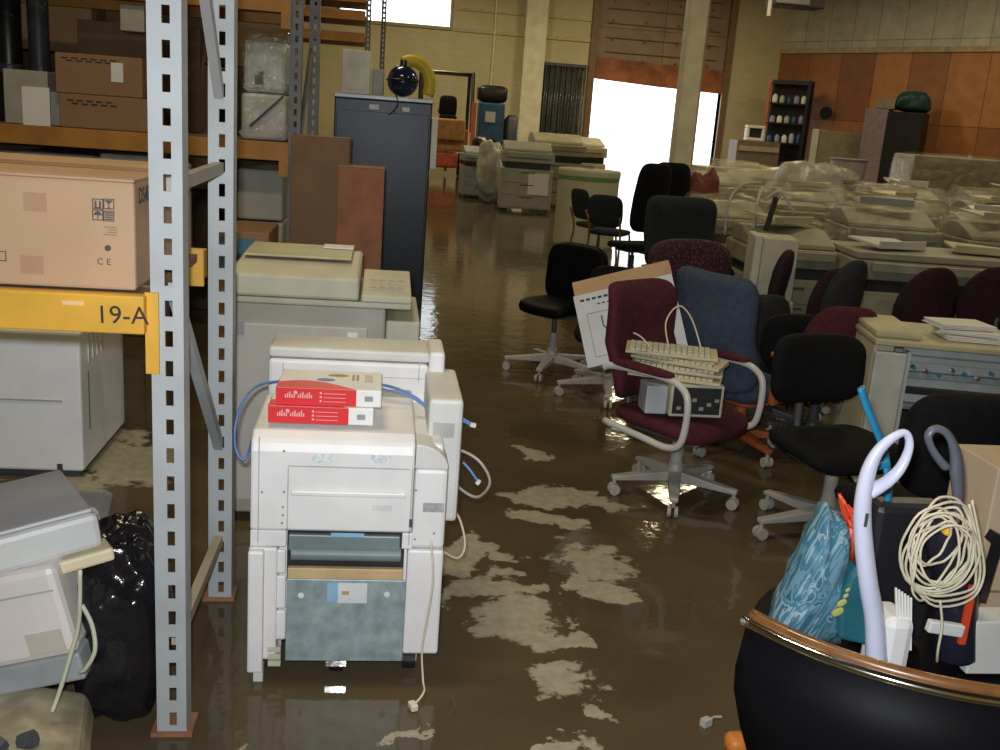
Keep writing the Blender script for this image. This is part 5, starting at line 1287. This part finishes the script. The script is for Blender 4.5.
# striped bag, dark teal pouch, red bristles, blue handle
def bag_right():
    Y = 2.0
    pts = [(772, 640), (778, 605), (800, 555), (824, 508), (832, 507), (846, 522), (850, 548), (846, 580), (836, 640)]
    t = thing('striped_bag', 'blue striped cloth bag leaning in the black chair', 'bag', (A(810, 620, Y).x, Y, zs))
    mb = MB(); cpt = A(815, 590, Y)
    outer = smooth([A(px, py, Y) for px, py in pts], 4, True)
    rings = []
    for (k, dy) in ((.25, -.055), (.7, -.045), (.93, -.022), (1, 0), (.93, .04), (.6, .07)):
        rings.append([mb.bm.verts.new(cpt+(p-cpt)*k+Vector((0, dy+.012*math.sin((p.x+p.z*.5)*90)*k, 0))) for p in outer])
    m_ = len(outer)
    for a, b in zip(rings, rings[1:]):
        for j in range(m_): mb.bm.faces.new((a[j], a[(j+1) % m_], b[(j+1) % m_], b[j]))
    mb.bm.faces.new(rings[0]); mb.bm.faces.new(rings[-1][::-1])
    o = build('bag_body', mb, STRIPE, t, world=True, sm=True)
    # lower the stripes with the lean of the bag
    Y2 = 1.97
    pp = [(832, 632), (834, 595), (844, 570), (852, 560), (858, 575), (863, 605), (866, 640)]
    mb = MB(); mb.prism([(A(px, py, Y2).x, A(px, py, Y2).z) for px, py in pp], Y2-.035, Y2+.02, 'y')
    o = top('teal_pouch', mb, TEALB, 'dark teal pouch with a pale leaf pattern beside the striped bag', 'pouch', bevel=.01)
    mb = MB()
    for (px, py, s) in ((842, 603, .012), (838, 612, .014), (846, 596, .007), (848, 590, .006)): q = A(px, py, Y2-.036)-o.location; mb.pad(q, (s*2, .003, s*1.3), .8, 1, 'y', e=(0, -35, 0), nu=12, nv=4)
    build('leaf_pattern', mb, mat('pale_leaf', (.40, .42, .10), .6), o)
    mb = MB(); b0 = A(852, 530, 2.03)
    for i in range(14):
        a = -.5+i*.07; mb.ring(smooth([A(851, 527, 2.0)+Vector((.0, rnd.uniform(-.01, .01), 0)), A(851, 527, 2.0)+Vector((-.02+.003*i, rnd.uniform(-.01, .01), .03)), A(839+i*.9+rnd.uniform(-1, 1), 494+i*1.4, 2.0)], 3), .0038, 5)
    mb.cyl(A(851, 527, 2.0), A(852, 560, 2.02), .008, n=8)
    top('red_brush', mb, REDC, 'bright red brush sticking up beside the white vacuum handle', 'brush', sm=True)
    t = thing('blue_handle', 'bright blue plastic handle rising behind the white loop handle', 'handle', (A(876, 450, 2.22).x, 2.22, .482))
    st = smooth([A(861, 388, 2.22), A(866, 404, 2.22), A(874, 424, 2.22), A(884, 450, 2.22), A(888, 480, 2.20), A(888, 520, 2.2)], 5)
    build('handle_shaft', MB().ring(st, .0135, 12, flat=.6), TEAL, t, world=True, sm=True)
    mb = MB(); mb.cyl(A(888, 520, 2.2), Vector((A(888, 520, 2.2).x, 2.2, .485)), .012, n=10); build('lower_shaft', mb, TEAL, t, world=True)
    build('side_wing', MB().cbox(A(880, 466, 2.18), (.05, .012, .018), (0, -25, 0)), TEAL, t, world=True, bevel=.004)
    t = thing('carton', 'tan carton at the right edge behind the cord coil', 'box', (A(993, 560, 2.28).x+.08, 2.26, zs))
    build('box_body', MB().box(-.13, 0, 0, .2, .2, A(985, 468, 2.26).z-zs), mat('pale_tan_card', (.50, .38, .26), .7, var=.04), t, bevel=.004)
    build('flap', MB().box(-.13, -.006, .10, .2, 0, .105), CARDM, t)
    mb = MB(); mb.ring([A(980, 600, 2.12), A(998, 540, 2.12)], .013, 4); mb.ring([A(990, 535, 2.12), A(1010, 545, 2.12)], .018, 4); top('black_clamp', mb, BLACKP, 'black clamp bar leaning in front of the tan carton', 'clamp')
    top('white_box', MB().box(A(977, 620, 2.02).x, 2.02, zs, A(977, 620, 2.02).x+.15, 2.10, A(985, 622, 2.02).z), WHITE2, 'off-white box at the right edge inside the black chair', 'box', bevel=.004)
    mb = MB(); mb.box(A(905, 600, 2.2).x-.14, 2.16, .485, A(905, 600, 2.2).x+.05, 2.24, A(900, 500, 2.2).z); top('dark_case', mb, mat('dark_case', (.015, .015, .018), .4), 'dark upright case behind the white vacuum handle', 'case', bevel=.02)
bag_right()
# small things on the floor at the bottom
g_ = G(738, 746, .02)
o = top('orange_plug', MB().pad((g_.x, g_.y, .03), (.08, .07, .055), .7, .7), mat('orange_plastic', (.60, .20, .03), .45), 'orange plastic piece on the floor at the bottom edge', 'plug', sm=True)
g_ = G(706, 722, .012); mb = MB(); mb.cbox(g_, (.03, .022, .022), (0, 0, 30)); mb.tube([g_+Vector((.012, .008, 0)), g_+Vector((.035, .03, -.003)), g_+Vector((.06, .035, -.006))], .004, 6)
top('loose_plug', mb, GREYC, 'small grey plug lying on the wet floor near the black chair', 'plug')

# ------------------------------------------------------------------ light, world, camera
w_ = bpy.data.worlds.new('World'); bpy.context.scene.world = w_; w_.use_nodes = True
bg = w_.node_tree.nodes['Background']; bg.inputs[0].default_value = (.93, .96, 1, 1); bg.inputs[1].default_value = 3.2
fl = bpy.data.lights.new('camera_flash', 'AREA'); fl.shape = 'RECTANGLE'; fl.size = .06; fl.size_y = .04; fl.energy = 44; fl.color = (.93, .96, 1); fl.spread = R(130)
cam = bpy.data.cameras.new('Camera'); co = bpy.data.objects.new('Camera', cam); C.objects.link(co)
cam.sensor_width = 36; cam.lens = 36*F/1000; cam.clip_end = 400
fw = Vector((math.sin(YAW)*math.cos(PITCH), math.cos(YAW)*math.cos(PITCH), -math.sin(PITCH)))
r0 = Vector((math.cos(YAW), -math.sin(YAW), 0)); u0 = r0.cross(fw)
rt = r0*math.cos(ROLL)+u0*math.sin(ROLL); up = -r0*math.sin(ROLL)+u0*math.cos(ROLL)
M = Matrix(((rt.x, up.x, -fw.x, 0), (rt.y, up.y, -fw.y, 0), (rt.z, up.z, -fw.z, H), (0, 0, 0, 1)))
co.matrix_world = M
fo = bpy.data.objects.new('camera_flash', fl); C.objects.link(fo)
fo.matrix_world = Matrix.Translation(up*.07-rt*.03) @ M
sc = bpy.context.scene; sc.camera = co
sc.view_settings.view_transform = 'Standard'; sc.view_settings.look = 'None'; sc.view_settings.gamma = 1; sc.view_settings.exposure = 0
sc.view_settings.use_curve_mapping = False
